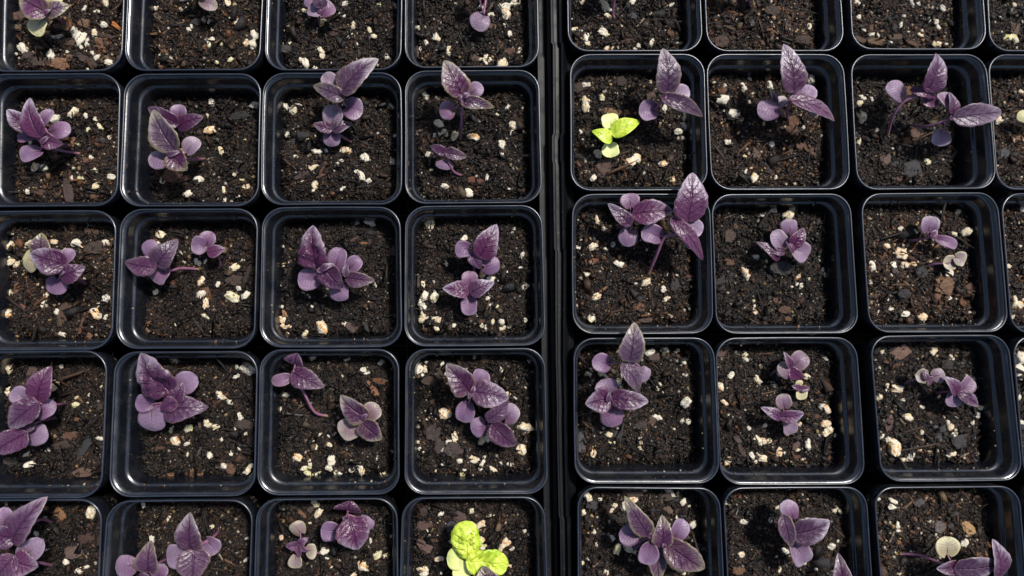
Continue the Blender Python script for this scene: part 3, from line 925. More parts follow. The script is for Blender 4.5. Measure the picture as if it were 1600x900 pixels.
("glossy small seedling right of the cream-edged one, white grain on its leaf", """
S 1464 614 - 1478 612 -14 1495 613 -7
t 1494 614 1479 589 24 -6 -3 .55 0
c 1502 610 1519 591 29 -8 -8 .2 .2
t 1498 616 1534 635 21 -6 -8 .6 0
c 1490 614 1487 636 27 -9 -10 .3 .1"""),
("upper blurred large seedling in the bottom left corner, pointed leaf up right", """
S 80 817 - 62 812 -6 30 832 8
t 20 842 67 778 44 10 19 .5 .1
c 12 822 6 792 28 4 6 .5 0
t 24 842 -20 832 34 8 9 .6 0
c 38 868 68 843 32 -2 -2 .2 0"""),
("lower blurred seedling in the bottom left corner, cut by the frame", """
S 81 884 - 58 878 -10 26 872 0
t 22 874 56 888 44 1 0 .5 .1
t 22 870 -10 905 34 2 3 .2 0
c 26 880 18 912 26 -3 -4 .3 0"""),
("bottom row seedling with one upright two-toned leaf and a dark one below", """
S 342 828 - 334 838 -10 302 858 6
t 297 857 294 803 42 7 14 .6 .2
t 303 860 301 910 48 6 8 .05 .2
c 290 866 260 868 37 -2 -2 .2 0
c 324 846 342 862 29 -4 -4 .1 .1"""),
("dull seedling with a withered brown-flecked leaf, bottom row, left neighbour", """
S 264 872 - 248 880 -10 236 892 -4
t 232 893 233 847 38 -2 2 .15 .5
c 210 882 180 888 34 -6 -6 .3 .1
c 247 902 256 881 24 -4 -3 .3 .1
s 218 898 232 900 9 0 0 .4 0"""),
("seedling with one very broad heart shaped magenta leaf in the bottom row", """
S 543 824 - 542 812 -12 543 804 -6
t 546 812 560 861 52 -1 0 .5 0
c 527 829 501 828 31 -8 -7 .1 0
c 566 812 583 824 21 -8 -9 .1 0
t 543 798 548 784 42 -9 -6 .0 0
s 544 810 534 809 8 -6 -6 .5 0"""),
("tiny multi-leaved seedling with greenish white seed leaves, bottom row", """
S 503 865 - 492 863 -14 468 852 -8
c 480 861 495 860 25 -11 -11 .8 .7
c 462 868 462 888 21 -12 -13 .8 .6
s 464 852 446 853 14 -7 -6 .2 0
s 466 850 481 841 13 -7 -6 .1 0
s 466 852 469 871 11 -6 -6 .2 0
s 469 853 480 863 9 -8 -8 .0 0
c 470 833 456 818 24 -13 -11 .5 .6"""),
("crinkled bright lime seedling with a blistered upright leaf, bottom row", """
S 734 886 - 732 872 -4 L
r 730 872 728 816 44 2 8 0 0 1 1.6
r 731 877 795 882 42 3 5 0 0 1 1.6
c 724 872 698 872 35 -5 -5 .6 0 1
c 735 898 709 885 32 -3 -4 .8 0 1
c 752 848 744 842 10 -14 -14 1 0 1"""),
("purple seedling cut by the bottom edge just below the lime one", """
S 770 915 - 765 918 -4
t 762 922 757 887 52 7 12 .2 .7"""),
("brownish pink narrow leaved seedling in the bottom row beside the gap", """
S 990 862 - 1000 846 -8 1014 838 6
t 1012 834 978 779 33 8 15 .3 .8
c 993 836 967 834 34 -2 -1 .1 0
c 1016 851 1006 881 31 6 4 .3 0
t 1022 852 1031 912 34 -2 -2 .2 1
s 1012 838 1024 834 8 9 9 .5 0
s 1001 842 989 860 10 -4 -8 .1 0"""),
("broad veined olive-mauve seedling touching the brownish pink one", """
S 1050 868 - 1045 852 -4 1042 848 6
t 1034 853 1036 807 34 6 10 .2 .6
c 1053 841 1068 811 31 -3 -3 .4 0
t 1042 850 1105 893 46 6 9 .3 .55
s 1046 846 1052 838 8 8 8 .8 0
s 1038 856 1037 846 7 8 8 .8 0"""),
("open cup-shaped pale seedling with a fold of dark leaf, bottom row", """
S 1210 815 - 1222 828 -10 1238 832 2
c 1238 810 1224 783 31 0 1 .6 .1
t 1240 834 1300 816 48 4 8 .85 .1
t 1224 806 1238 858 26 6 4 .1 .4
c 1240 850 1258 880 34 -4 -7 .5 .1
s 1236 838 1236 826 9 4 5 .3 0"""),
("lone pointed leaf tip rising from the bottom edge", """
S 1316 930 - 1316 924 -10
t 1316 928 1313 870 36 -4 4 .5 .2"""),
("glossy seedling with a cream seed leaf on a long yellow-green stem", """
S 1403 866 - 1436 867 -14 1470 880 -4 1494 890 6
c 1480 866 1476 838 39 -2 -2 1 .85
t 1494 888 1566 882 42 7 9 .8 .1
t 1562 900 1556 844 42 4 12 .8 .1
t 1496 884 1466 890 28 4 5 1 .1"""),
("yellow and purple variegated seedling cut by the top edge, left corner", """
S 103 38 - 88 27 -10 75 20 4
t 74 20 26 -8 40 5 9 .7 1
t 72 21 106 7 28 3 4 .2 1
c 78 10 86 -16 28 0 1 1 1
c 65 32 57 57 28 -3 -4 1 1
s 70 22 78 14 8 7 8 .8 0"""),
("seedling mostly above the frame, one oval pale-edged leaf showing", """
S 308 -20 - 310 -8 -10
c 315 2 340 12 21 -8 -9 .5 .5
c 300 -14 278 -2 18 -8 -9 .4 .1
t 308 -10 330 -40 28 -4 0 .3 0"""),
("compact lilac seedling sitting on a yellow mossy lump at the top", """
S 497 40 - 499 28 -14 501 16 -6
c 503 22 523 10 29 -7 -7 .4 .1
c 500 20 480 17 17 -8 -8 .2 .1
t 500 12 496 -14 24 -5 -2 .1 0
c 491 6 475 2 16 -8 -8 .3 0"""),
("seedling cut by the top edge with one large half round lilac leaf", """
S 763 -20 - 760 -6 -8 756 22 -8
c 757 25 741 45 33 -9 -10 .5 .1
t 748 -6 738 -40 30 0 4 .2 0"""),
("bare curved pink stem rising to leaves above the frame", """
S 965 33 - 958 22 -16 960 0 -8 963 -22 2
t 964 -22 985 -70 34 3 8 .4 0
c 960 -20 930 -24 26 -2 -2 .3 0"""),
("two short pink stems at the top edge over coarse brown soil", """
S 1175 12 - 1170 0 -14 1168 -16 -6
t 1168 -18 1140 -50 30 -2 2 .4 0
c 1172 -16 1200 -20 26 -6 -6 .3 0"""),
("seedling at the right edge showing only a cream seed leaf", """
S 1618 200 - 1610 188 -10
c 1608 186 1589 180 22 -10 -9 1 1
t 1612 186 1650 170 30 -6 -2 .3 0"""),
]
ti = 0
for pi, (label, txt) in enumerate(PLANTS):
    lines = [l.split() for l in txt.strip().splitlines()]
    st = lines[0][1:]; lime_stem = st[-1] == 'L'
    if lime_stem: st = st[:-1]
    foot_px = (float(st[0]), float(st[1]))
    pts = []
    for i in range(0, len(st), 3):
        x, y, z = float(st[i]), float(st[i + 1]), st[i + 2]
        pts.append(on_soil(x, y) - Vector((0, 0, .0008)) if z == '-' else P(x, y, (float(z) * .58 if float(z) > 0 else float(z)) / 1000))
    if len(pts) == 2: pts.insert(1, (pts[0] + pts[1]) / 2 + Vector((0, 0, .0012)))
    foot = pts[0].copy(); hub = pts[-1]
    is_lime = any(len(l) > 10 and float(l[10]) > .5 for l in lines[1:])
    e = empty('seedling', label, 'seedling', foot, 'lime green seedlings' if is_lime else 'purple basil seedlings')
    V, F, U = [], [], []
    big = max(float(l[5]) for l in lines[1:])
    rad = .00062 + .000010 * big
    tube(pts, rad, V, F, U)
    for li, l in enumerate(lines[1:]):
        k = l[0]; bx, by, tx, ty, w, zb, zt, pale, green = map(float, l[1:10])
        zb, zt = (z_ * .58 if z_ > 0 else z_ for z_ in (zb, zt))
        lime = float(l[10]) if len(l) > 10 else 0.0; bumpy = float(l[11]) if len(l) > 11 else .35
        B = P(bx, by, zb / 1000); T = P(tx, ty, zt / 1000)
        W = w / FPX * (HCAM - (zb + zt) / 2000)
        r = random.Random(pi * 31 + li)
        kind = 'c' if k == 'c' else ('r' if k == 'r' else 't')
        L = (T - B).length
        verts, faces, uvs = leaf_mesh(kind, B - foot, T - foot, W, pi * 101 + li, bumpy, r.uniform(-.30, .30) if kind == 't' else r.uniform(-.12, .12),
                                      r.uniform(.14, .3) if kind == 't' else r.uniform(.1, .4), r.uniform(.06, .30) if kind == 't' else r.choice([-1, 1, 1]) * r.uniform(.15, .45))
        ob = mesh_obj('seed_leaf' if k == 'c' else ('young_leaf' if k == 's' else 'leaf'), verts, faces, M_LEAF, uvs=uvs, parent=e)
        tone = {'c': r.uniform(.78, 1.0), 't': r.uniform(0.0, .25), 'r': 0, 's': .35}[k]
        if lime: tone = 0.0 if k in 'tr' else .85
        ob.color = (pale, green, tone, lime)
        # petiole from the hub to the blade
        d = (B - hub).length
        if d > .0012 and d < .020:
            mid = (B + hub) / 2 - Vector((0, 0, .0008)); into = B + (T - B) * .06 - Vector((0, 0, .0004))
            Z = []; tube([hub, mid, into], min(rad * .62, W * .09 + .0002), V, F, U, sides=6)
    Vl = [v - foot for v in V]
    # petioles should not take the earthy foot colour: shift their v coordinate
    nb = None
    ob = mesh_obj('stem', Vl, F, M_STEM, uvs=[(a, max(b, .5)) if i >= ((len(pts) - 1) * 5 + 1) * 7 else (a, b) for i, (a, b) in enumerate(U)], parent=e)
    ob.color = (1, 1, 1, 1.0 if lime_stem else (0.0))
# ------------------------------------------------------------------ perlite and bark lying in the soil
def ico(sub):
    import bmesh
    bm = bmesh.new(); bmesh.ops.create_icosphere(bm, subdivisions=sub, radius=1.0)
    V = [v.co.copy() for v in bm.verts]; F = [tuple(v.index for v in f.verts) for f in bm.faces]; bm.free()
    return V, F
IV, IF = ico(2); IV3, IF3 = ico(3)
def grain_me(i):
    r = random.Random(i); o = Vector((i * 3.7, i * 1.3, 0)); vs_ = []
    two = i % 3 == 0
    src, fc = (IV3, IF3) if i % 2 else (IV, IF)
    for v in src:
        k = 1 + .42 * noise.noise(v * 1.1 + o) + .26 * noise.noise(v * 2.6 + o) + .13 * noise.noise(v * 5.5 + o)
        p = v * k
        if two: p *= 1 - .42 * math.exp(-(v.x * 3.2) ** 2)
        p.x *= 1.18; p.y *= .88; p.z *= .78
        vs_.append(tuple(p))
    me = bpy.data.meshes.new('perlite_grain'); me.from_pydata(vs_, [], fc)
    me.polygons.foreach_set('use_smooth', [i % 2 == 1] * len(me.polygons)); me.materials.append(M_PERL); me.update(); return me
GR = [grain_me(i) for i in range(14)]
def chip_me(i, flat):
    o = Vector((i * 2.7, i * 5.3, 1)); vs_ = []
    src, fc = (IV3, IF3) if flat > .5 else (IV, IF)
    for v in src:
        q = Vector((max(-.86, min(.86, v.x)) * 1.14, max(-.86, min(.86, v.y)) * 1.14, max(-.6, min(.6, v.z)) * 1.3))
        k = 1 + .55 * noise.noise(v * 1.3 + o) + .34 * noise.noise(v * 3.1 + o)
        if flat > .5: k = 1 + .34 * noise.noise(v * 1.3 + o) + .24 * noise.noise(v * 3.1 + o) + .26 * noise.noise(v * 7 + o)
        q = q * k; q.z *= flat; vs_.append(tuple(q))
    me = bpy.data.meshes.new('bark_chip'); me.from_pydata(vs_, [], fc); me.materials.append(M_BARK); me.update()
    me.polygons.foreach_set('use_smooth', [False] * len(me.polygons)); return me
CH = [chip_me(i, .45) for i in range(5)]; CLOD = [chip_me(20 + i, .85) for i in range(3)]
TINT = {'w': (.60, .55, .45), 'c': (.58, .42, .19), 'o': (.60, .28, .045), 'y': (.48, .44, .10), 'g': (.26, .25, .22)}
# x y size tint, photo pixels
GRAINS = """
115 176 15 c;134 181 8 w;150 186 7 w;156 198 10 y;138 203 7 y;171 215 6 w;150 225 6 w;123 225 7 y;142 246 7 w;149 266 8 c;54 261 13 o;69 262 10 w;126 278 7 y;150 291 11 c;113 278 7 w;43 299 9 w;174 276 10 w;47 221 9 c;86 186 14 w;132 149 4 w;110 287 5 w;115 262 5 y
331 160 12 g;325 181 7 c;328 203 15 o;342 201 4 w;345 235 11 c;355 238 5 w;337 234 5 w;382 220 6 y;367 271 8 o;378 281 7 y;310 280 13 w;255 281 11 w;350 297 9 c;293 303 13 w;385 292 11 o;343 313 7 w;351 312 8 w;361 314 7 w;372 307 6 w;398 165 13 g;334 272 4 w
447 167 10 w;459 172 13 c;465 164 9 g;609 166 11 g;588 153 7 g;449 210 9 g;480 219 9 c;494 213 6 y;496 237 14 w;509 235 7 w;462 245 6 w;540 235 16 o;571 247 14 w;533 251 7 w;527 255 5 w;489 260 12 c;443 267 6 w;522 266 4 w;557 268 7 w;565 275 15 w;575 283 10 g;492 289 13 c;535 295 8 w;613 252 11 g;617 212 6 w;472 283 4 w;489 298 6 w
663 148 15 c;691 144 6 o;685 194 14 c;682 211 13 w;695 208 12 c;710 213 14 c;739 214 18 o;669 241 9 g;674 265 6 g;655 271 8 o;695 291 10 w;731 301 15 w;761 277 8 w;784 226 13 w;793 167 8 w;745 275 6 w;803 196 13 c;813 202 11 c;800 208 8 g;785 241 6 w;820 243 8 w;649 206 10 w;776 207 4 w;748 188 6 w;777 179 5 y;795 295 4 w;817 168 5 w
904 117 16 o;916 132 11 w;940 152 11 y;944 143 6 w;915 163 21 c;997 131 5 w;1016 128 6 c;989 251 25 c;1035 256 13 o;934 240 14 c;1069 181 12 y;1068 197 13 g;1060 206 11 g;1063 216 10 c;1038 169 10 w;1045 171 6 c;907 206 7 w;927 278 10 w;1070 245 8 g;1052 281 8 o;919 172 6 c;975 147 4 w;963 145 5 c;1031 193 5 w;966 250 4 w
1128 155 17 w;1145 179 19 w;1161 136 12 w;1171 124 8 w;1202 134 14 w;1267 125 15 g;1132 134 7 w;1176 146 5 y;1158 188 9 c;1194 192 9 o;1133 174 9 w;1138 223 12 w;1206 226 12 w;1172 193 5 w;1164 245 7 o;1243 242 5 w;1165 267 8 w;1178 278 14 c;1212 277 7 w;1255 199 7 g;1274 178 12 w;1193 115 8 w;1283 212 5 w;1171 160 6 w;1213 189 4 w
1346 181 19 c;1343 162 10 c;1348 153 10 w;1342 220 11 y;1447 253 11 y;1468 131 11 g;1341 121 10 c;1445 240 5 w;1395 232 4 w;1370 203 6 w;1362 155 7 w;1460 200 4 w
19 384 15 c;45 379 9 c;84 378 10 o;119 380 14 w;140 355 11 w;164 379 12 w;15 407 17 c;27 412 10 c;11 394 6 o;100 392 10 w;126 388 7 o;17 457 11 c;67 476 9 w;89 487 10 w;16 490 14 o;149 488 18 o;155 476 9 w;166 466 12 g;165 496 8 w;65 510 6 w;73 460 9 c;98 522 10 w;144 511 4 w;24 426 4 w;12 435 5 c
251 367 13 c;246 381 9 w;308 409 11 w;321 408 6 w;282 395 7 w;366 418 13 c;341 444 9 w;315 438 13 o;315 459 13 w;310 465 7 w;321 473 13 o;373 450 9 w;363 464 19 y;384 462 14 w;244 456 9 w;321 494 10 y;275 507 5 y;312 524 5 w;353 426 7 w;250 353 6 g;330 346 7 g;353 464 4 w;377 407 4 w;288 409 5 g
577 346 17 g;555 349 11 g;441 385 8 w;444 414 7 c;437 444 8 w;482 463 7 w;486 481 8 g;441 500 13 o;446 510 14 o;440 479 8 w;450 520 5 o;478 520 12 c;503 511 19 o;538 506 7 w;587 445 8 c;571 452 5 o;508 463 5 g;576 472 4 w;601 423 4 w;505 351 8 g;474 458 5 g
671 352 17 c;725 373 12 w;743 343 7 w;734 343 6 w;802 360 10 g;816 399 9 g;738 378 5 w;696 411 9 w;661 444 9 c;677 440 6 g;664 463 14 w;679 465 16 y;660 477 17 g;659 488 8 g;662 498 16 c;674 504 10 c;683 500 14 c;682 512 11 c;707 509 10 w;764 477 7 w;777 479 6 y;755 427 15 o;766 437 13 w;820 448 12 g;798 451 5 g;752 507 9 c;759 511 9 w;770 503 8 y;783 502 10 w;785 513 9 c;796 510 7 w;821 500 8 g;745 493 5 w;763 465 8 g;792 425 4 w;813 418 5 w;695 521 5 w;653 506 8 g;757 497 4 w;782 449 4 g
933 345 13 c;943 358 7 w;904 346 6 w;927 384 15 c;945 390 9 w;958 382 9 g;904 387 9 w;967 412 13 w;917 430 7 w;915 437 6 w;1009 441 14 c;1042 429 9 w;1057 430 5 w;1036 452 10 w;1041 467 11 c;932 464 15 o;994 444 6 w;1080 448 7 y;1077 482 5 w;924 496 13 c;955 425 4 y;901 478 5 w;1010 390 5 o
1192 336 11 w;1208 331 13 g;1238 327 17 c;1231 337 18 c;1180 402 12 g;1165 428 17 o;1285 423 9 g;1287 429 9 o;1247 433 9 o;1251 447 8 w;1245 444 6 w;1252 458 5 w;1237 448 5 w;1177 470 5 y;1178 481 8 c;1179 488 8 o;1159 338 5 y;1316 499 8 w;1197 408 6 y;1280 407 5 g;1190 454 5 y;1220 433 5 y;1264 436 5 y;1154 380 5 g
1407 357 9 w;1431 362 8 w;1472 332 8 w;1496 332 11 c;1520 347 15 w;1527 343 9 c;1491 366 10 c;1510 362 17 c;1529 379 13 w;1535 384 11 w;1386 385 11 o;1407 397 18 o;1413 388 10 o;1414 415 13 o;1427 412 10 o;1432 409 7 o;1453 396 7 o;1452 408 7 c;1362 415 14 w;1394 415 13 w;1360 440 8 w;1468 429 9 c;1482 429 17 w;1391 483 9 w;1415 490 13 w;1440 495 16 o;1437 508 12 c;1481 466 9 w;1387 468 5 w;1372 487 5 w;1520 484 5 w;1384 371 5 w;1447 322 5 w;1393 430 5 w;1522 333 6 g
16 575 15 c;96 573 8 w;13 611 11 c;12 620 7 c;83 603 16 o;120 621 7 o;118 632 11 y;137 630 4 w;155 685 9 w;43 710 12 c;77 702 10 g;46 726 12 w;31 726 5 w;10 732 8 c;35 697 5 w;56 692 6 o;139 617 5 c;158 604 4 c
272 563 15 c;345 618 15 c;360 628 10 w;370 573 7 w;370 588 9 w;387 576 22 g;388 558 15 g;375 650 11 w;295 669 12 y;322 662 12 c;329 664 8 y;337 667 11 c;268 672 10 y;275 689 15 o;292 693 8 w;385 677 8 y;346 686 6 w;328 711 11 w;360 708 10 w;351 729 11 w;376 700 7 w;389 732 14 c;293 710 6 c;341 641 4 w;258 560 6 g;396 657 4 w;367 670 5 w
490 557 14 g;531 553 12 g;542 563 9 w;596 566 9 g;568 578 10 w;574 582 9 w;447 617 10 w;440 641 8 w;535 587 4 w;432 676 8 o;434 700 8 c;464 714 13 o;501 680 9 c;489 689 5 w;494 699 8 y;515 695 7 c;431 724 7 w;518 719 15 w;514 731 12 w;525 737 9 w;530 741 12 w;550 733 10 w;564 732 17 c;475 732 9 y;484 728 9 c;481 739 10 y;492 743 9 y;497 739 7 y;598 738 14 c;590 716 7 g;522 678 7 g;614 575 8 w;613 704 6 c;513 681 5 w;483 719 6 w;544 555 6 g;439 652 4 w
656 577 15 w;665 576 11 c;660 587 7 w;690 568 9 w;698 583 8 w;741 559 8 w;709 552 11 g;783 577 9 w;828 566 8 w;696 646 18 o;669 654 7 y;652 637 7 c;652 645 8 c;711 684 13 c;701 691 10 w;764 682 17 w;753 688 12 c;736 659 7 c;821 667 20 c;815 702 18 c;695 703 12 w;676 686 8 w;652 690 8 c;657 700 10 w;653 665 8 o;651 677 7 c;718 720 9 w;734 713 10 o;741 718 12 c;754 724 10 w;749 732 8 w;722 739 10 y;770 733 10 c;783 724 6 w;797 725 9 w;802 734 6 w;692 725 9 w;794 615 8 c;805 622 7 w;681 735 6 o;674 645 5 w;726 734 5 w;667 566 6 g;662 705 5 w;757 714 6 w;821 606 4 w;682 551 6 g
1015 551 14 w;1038 548 13 g;1057 549 11 o;1068 564 10 w;1070 585 9 g;902 585 7 o;920 584 9 g;939 583 10 c;946 588 8 w;925 578 7 o;973 588 9 w;965 597 12 c;970 604 9 c;905 600 4 w;901 626 6 o;1027 607 7 c;1032 601 6 c;1072 628 17 g;1018 641 7 y;1026 652 13 w;1066 657 10 w;1075 659 9 w;1052 669 6 y;951 679 11 c;1001 688 11 c;1001 701 8 c;926 708 12 o;953 691 6 y;942 669 5 w;960 691 4 y;1037 614 5 w;966 548 6 w;915 585 4 w
1126 541 9 c;1163 555 10 y;1165 562 9 g;1142 586 11 w;1126 604 12 o;1184 593 13 c;1208 600 12 c;1188 573 7 o;1290 561 9 g;1260 588 12 c;1213 583 13 c;1132 629 10 o;1170 669 7 w;1195 665 8 w;1285 632 12 g;1292 640 14 o;1290 662 14 o;1292 674 18 c;1305 680 6 w;1184 688 16 c;1192 689 10 o;1201 689 10 c;1262 694 15 w;1246 703 8 c;1217 706 13 o;1175 712 12 w;1189 715 14 c;1180 721 7 c;1138 720 14 o;1207 729 9 o;1237 723 6 y;1255 717 7 o;1230 678 7 o;1249 663 8 o;1138 648 5 y;1225 707 6 w;1181 709 5 w;1174 533 7 g;1165 640 5 y
1366 540 7 c;1379 550 7 c;1457 549 14 c;1487 559 10 w;1374 576 7 w;1369 564 5 g;1386 603 7 c;1384 609 5 w;1401 607 18 o;1373 620 12 c;1411 625 6 w;1440 636 10 o;1419 652 15 c;1467 620 7 o;1530 637 15 y;1526 648 12 w;1520 661 8 w;1537 651 5 y;1481 660 8 c;1484 668 11 o;1494 674 8 c;1490 679 9 w;1378 682 9 w;1387 686 10 w;1396 700 24 o;1434 701 12 o;1451 696 9 o;1453 706 8 o;1412 716 12 c;1421 714 14 w;1424 704 7 g;1483 712 9 w;1489 709 9 c;1440 676 7 c;1527 708 6 c;1554 618 8 c;1495 652 5 w;1498 553 4 w
143 800 18 c;71 808 7 w;57 834 9 w;12 787 7 y;117 843 4 w;104 879 10 w;125 891 13 w;73 859 6 w;135 886 8 w;10 880 10 o
225 790 10 w;262 812 5 w;238 842 10 w;213 852 10 y;331 823 7 c;372 862 4 w;384 875 7 w;265 808 4 w;386 841 6 w;212 800 8 o;219 799 6 o
493 786 15 y;497 801 13 c;440 839 8 o;484 817 5 y;590 867 13 y;603 868 9 y;568 884 17 o;553 899 11 c;579 845 7 w;429 847 6 c;507 861 11 w;613 838 9 c;511 872 5 w;425 815 6 g;516 887 6 o
735 799 11 y;689 803 8 w;674 805 6 w;750 821 15 o;757 777 9 c;765 805 6 c;791 846 15 o;783 856 14 c;752 843 11 o;755 853 12 y;799 858 9 g;819 828 7 g;825 835 5 w;659 889 15 c;663 897 12 w;686 874 14 o;670 837 5 w;706 846 8 w;795 884 9 o;689 895 6 w;643 891 10 g;668 829 5 w;659 818 5 g;772 806 4 w
919 776 15 c;938 780 7 w;963 762 6 o;999 773 9 o;1006 766 7 o;989 780 13 o;1047 770 16 w;1067 784 11 w;1060 772 9 g;912 801 10 c;961 790 9 c;956 797 9 c;977 791 15 g;933 806 7 c;1056 806 10 w;928 831 8 w;956 840 10 w;932 851 7 c;965 857 17 y;981 855 14 c;995 864 13 c;1082 819 12 w;1082 840 11 g;909 879 11 o;947 894 9 c;985 870 5 w;995 820 7 o;1077 791 5 w;1044 818 6 g;1090 857 7 g;919 873 5 w;942 823 4 w;1055 777 5 w;1068 896 6 c
1162 815 12 w;1203 812 8 w;1305 796 10 c;1311 799 9 c;1299 853 12 w;1227 861 12 w;1157 867 11 c;1256 878 8 c;1218 890 9 c;1275 889 6 w;1234 764 6 c;1163 785 6 g;1215 793 8 c;1309 845 5 y;1317 775 7 w;1213 869 5 w;1320 786 4 y;1262 780 3 w;1134 786 5 w
1395 783 13 w;1395 792 14 w;1402 820 11 w;1403 829 8 w;1371 779 9 w;1507 848 14 w;1463 836 10 w;1468 869 8 w;1422 860 6 y;1406 894 8 c;1447 778 6 w;1370 785 6 y;1452 814 6 w;1457 815 5 w;1444 818 4 w;1439 832 5 w;1496 850 6 c;1511 836 5 w;1486 833 4 o;1486 794 4 o
133 13 10 w;165 5 11 c;163 39 10 w;120 54 18 g;128 60 20 w;137 66 12 w;148 51 12 c;150 57 9 c;87 59 11 g;95 57 10 w;36 76 16 w;42 79 10 c;80 88 15 w;127 74 6 w;146 84 9 w;152 90 9 w;171 98 11 w;140 106 8 w;105 81 5 w;38 86 5 w;25 84 5 w;80 35 5 w;140 22 4 w;148 18 4 w;154 18 4 w
245 13 10 c;292 13 7 o;283 15 7 c;299 41 6 w;295 46 7 w;319 31 9 o;327 34 6 w;370 34 10 c;332 47 8 o;322 62 6 w;332 61 7 w;327 69 12 y;346 69 5 y;398 55 14 w;385 67 11 o;395 70 12 w;251 85 6 w;287 94 6 w;360 93 9 y;340 98 7 y;356 2 14 c;384 38 5 o;269 103 4 w;377 92 5 w;356 57 5 c;233 30 6 c;278 91 5 w
539 6 10 w;476 17 9 c;531 23 6 w;538 25 5 w;552 39 10 c;578 48 9 c;584 57 8 c;535 56 5 w;545 58 5 w;542 55 4 w;502 80 12 c;503 87 10 c;558 69 5 w;478 99 13 w;470 94 8 c;518 100 5 w;492 106 8 w;604 89 9 g;592 8 7 y;616 9 8 w;438 41 7 o;441 47 6 c;453 67 6 c;440 67 5 o;469 36 4 w;500 36 12 o;504 32 9 y;550 53 4 w;619 57 4 w;498 26 7 c
787 12 16 w;790 22 16 o;797 8 10 w;806 3 13 c;752 11 8 w;767 23 9 w;653 43 7 w;666 67 9 w;680 57 10 w;684 61 8 c;700 77 10 c;701 83 8 w;713 44 5 w;753 93 8 c;759 89 8 c;765 93 8 c;759 98 8 w;784 101 17 c;796 53 8 w;811 79 8 g;657 76 6 w;711 6 6 w;766 66 4 w;648 47 6 c;649 61 6 c;664 92 5 w;658 103 5 c;788 41 7 g
939 3 14 c;945 10 16 c;951 15 10 w;950 25 10 c;909 3 8 c;898 46 12 c;916 56 9 w;916 68 11 c;915 62 10 w;942 50 13 w;949 55 6 y;948 76 10 o;988 3 10 w;1018 66 12 w;998 71 8 w;992 77 6 w;971 40 5 c;1049 8 8 g;1016 21 5 o;895 30 5 w;908 48 5 w;933 74 5 y;957 75 7 c;966 74 5 g;923 8 5 w;1055 33 3 w
1264 42 10 c;1205 3 5 w;1150 30 5 w;1280 60 5 w;1191 68 5 o;1240 75 4 w
1336 3 12 g;1345 8 9 c;1341 27 9 w;1362 54 11 w;1370 55 9 c;1350 47 7 w;1424 5 11 g;1435 6 8 w;1440 27 8 w;1452 31 9 w;1463 34 9 w;1465 43 10 w;1438 55 10 c;1487 37 8 g;1472 13 10 g;1462 69 13 c;1407 39 8 w;1386 18 6 w;1412 25 6 w;1392 66 6 w;1478 69 6 w;1450 12 5 w;1361 19 5 w;1420 50 5 w
1584 9 10 c;1582 17 8 c;1579 58 18 y;1586 62 12 c;1562 27 5 w;1566 50 4 w;1597 35 5 w;1571 115 7 y;1595 144 9 c;1558 187 14 c;1566 189 12 c;1575 210 8 o;1583 218 9 o;1595 278 6 w;1574 268 4 y;1598 328 11 w;1592 348 5 w;1593 385 6 w;1575 416 8 c;1584 470 15 c;1591 476 14 c;1582 492 12 c;1594 560 18 w;1590 577 20 w;1597 590 14 c;1591 620 9 w;1596 660 9 w;1598 775 12 c;1590 430 4 w
"""
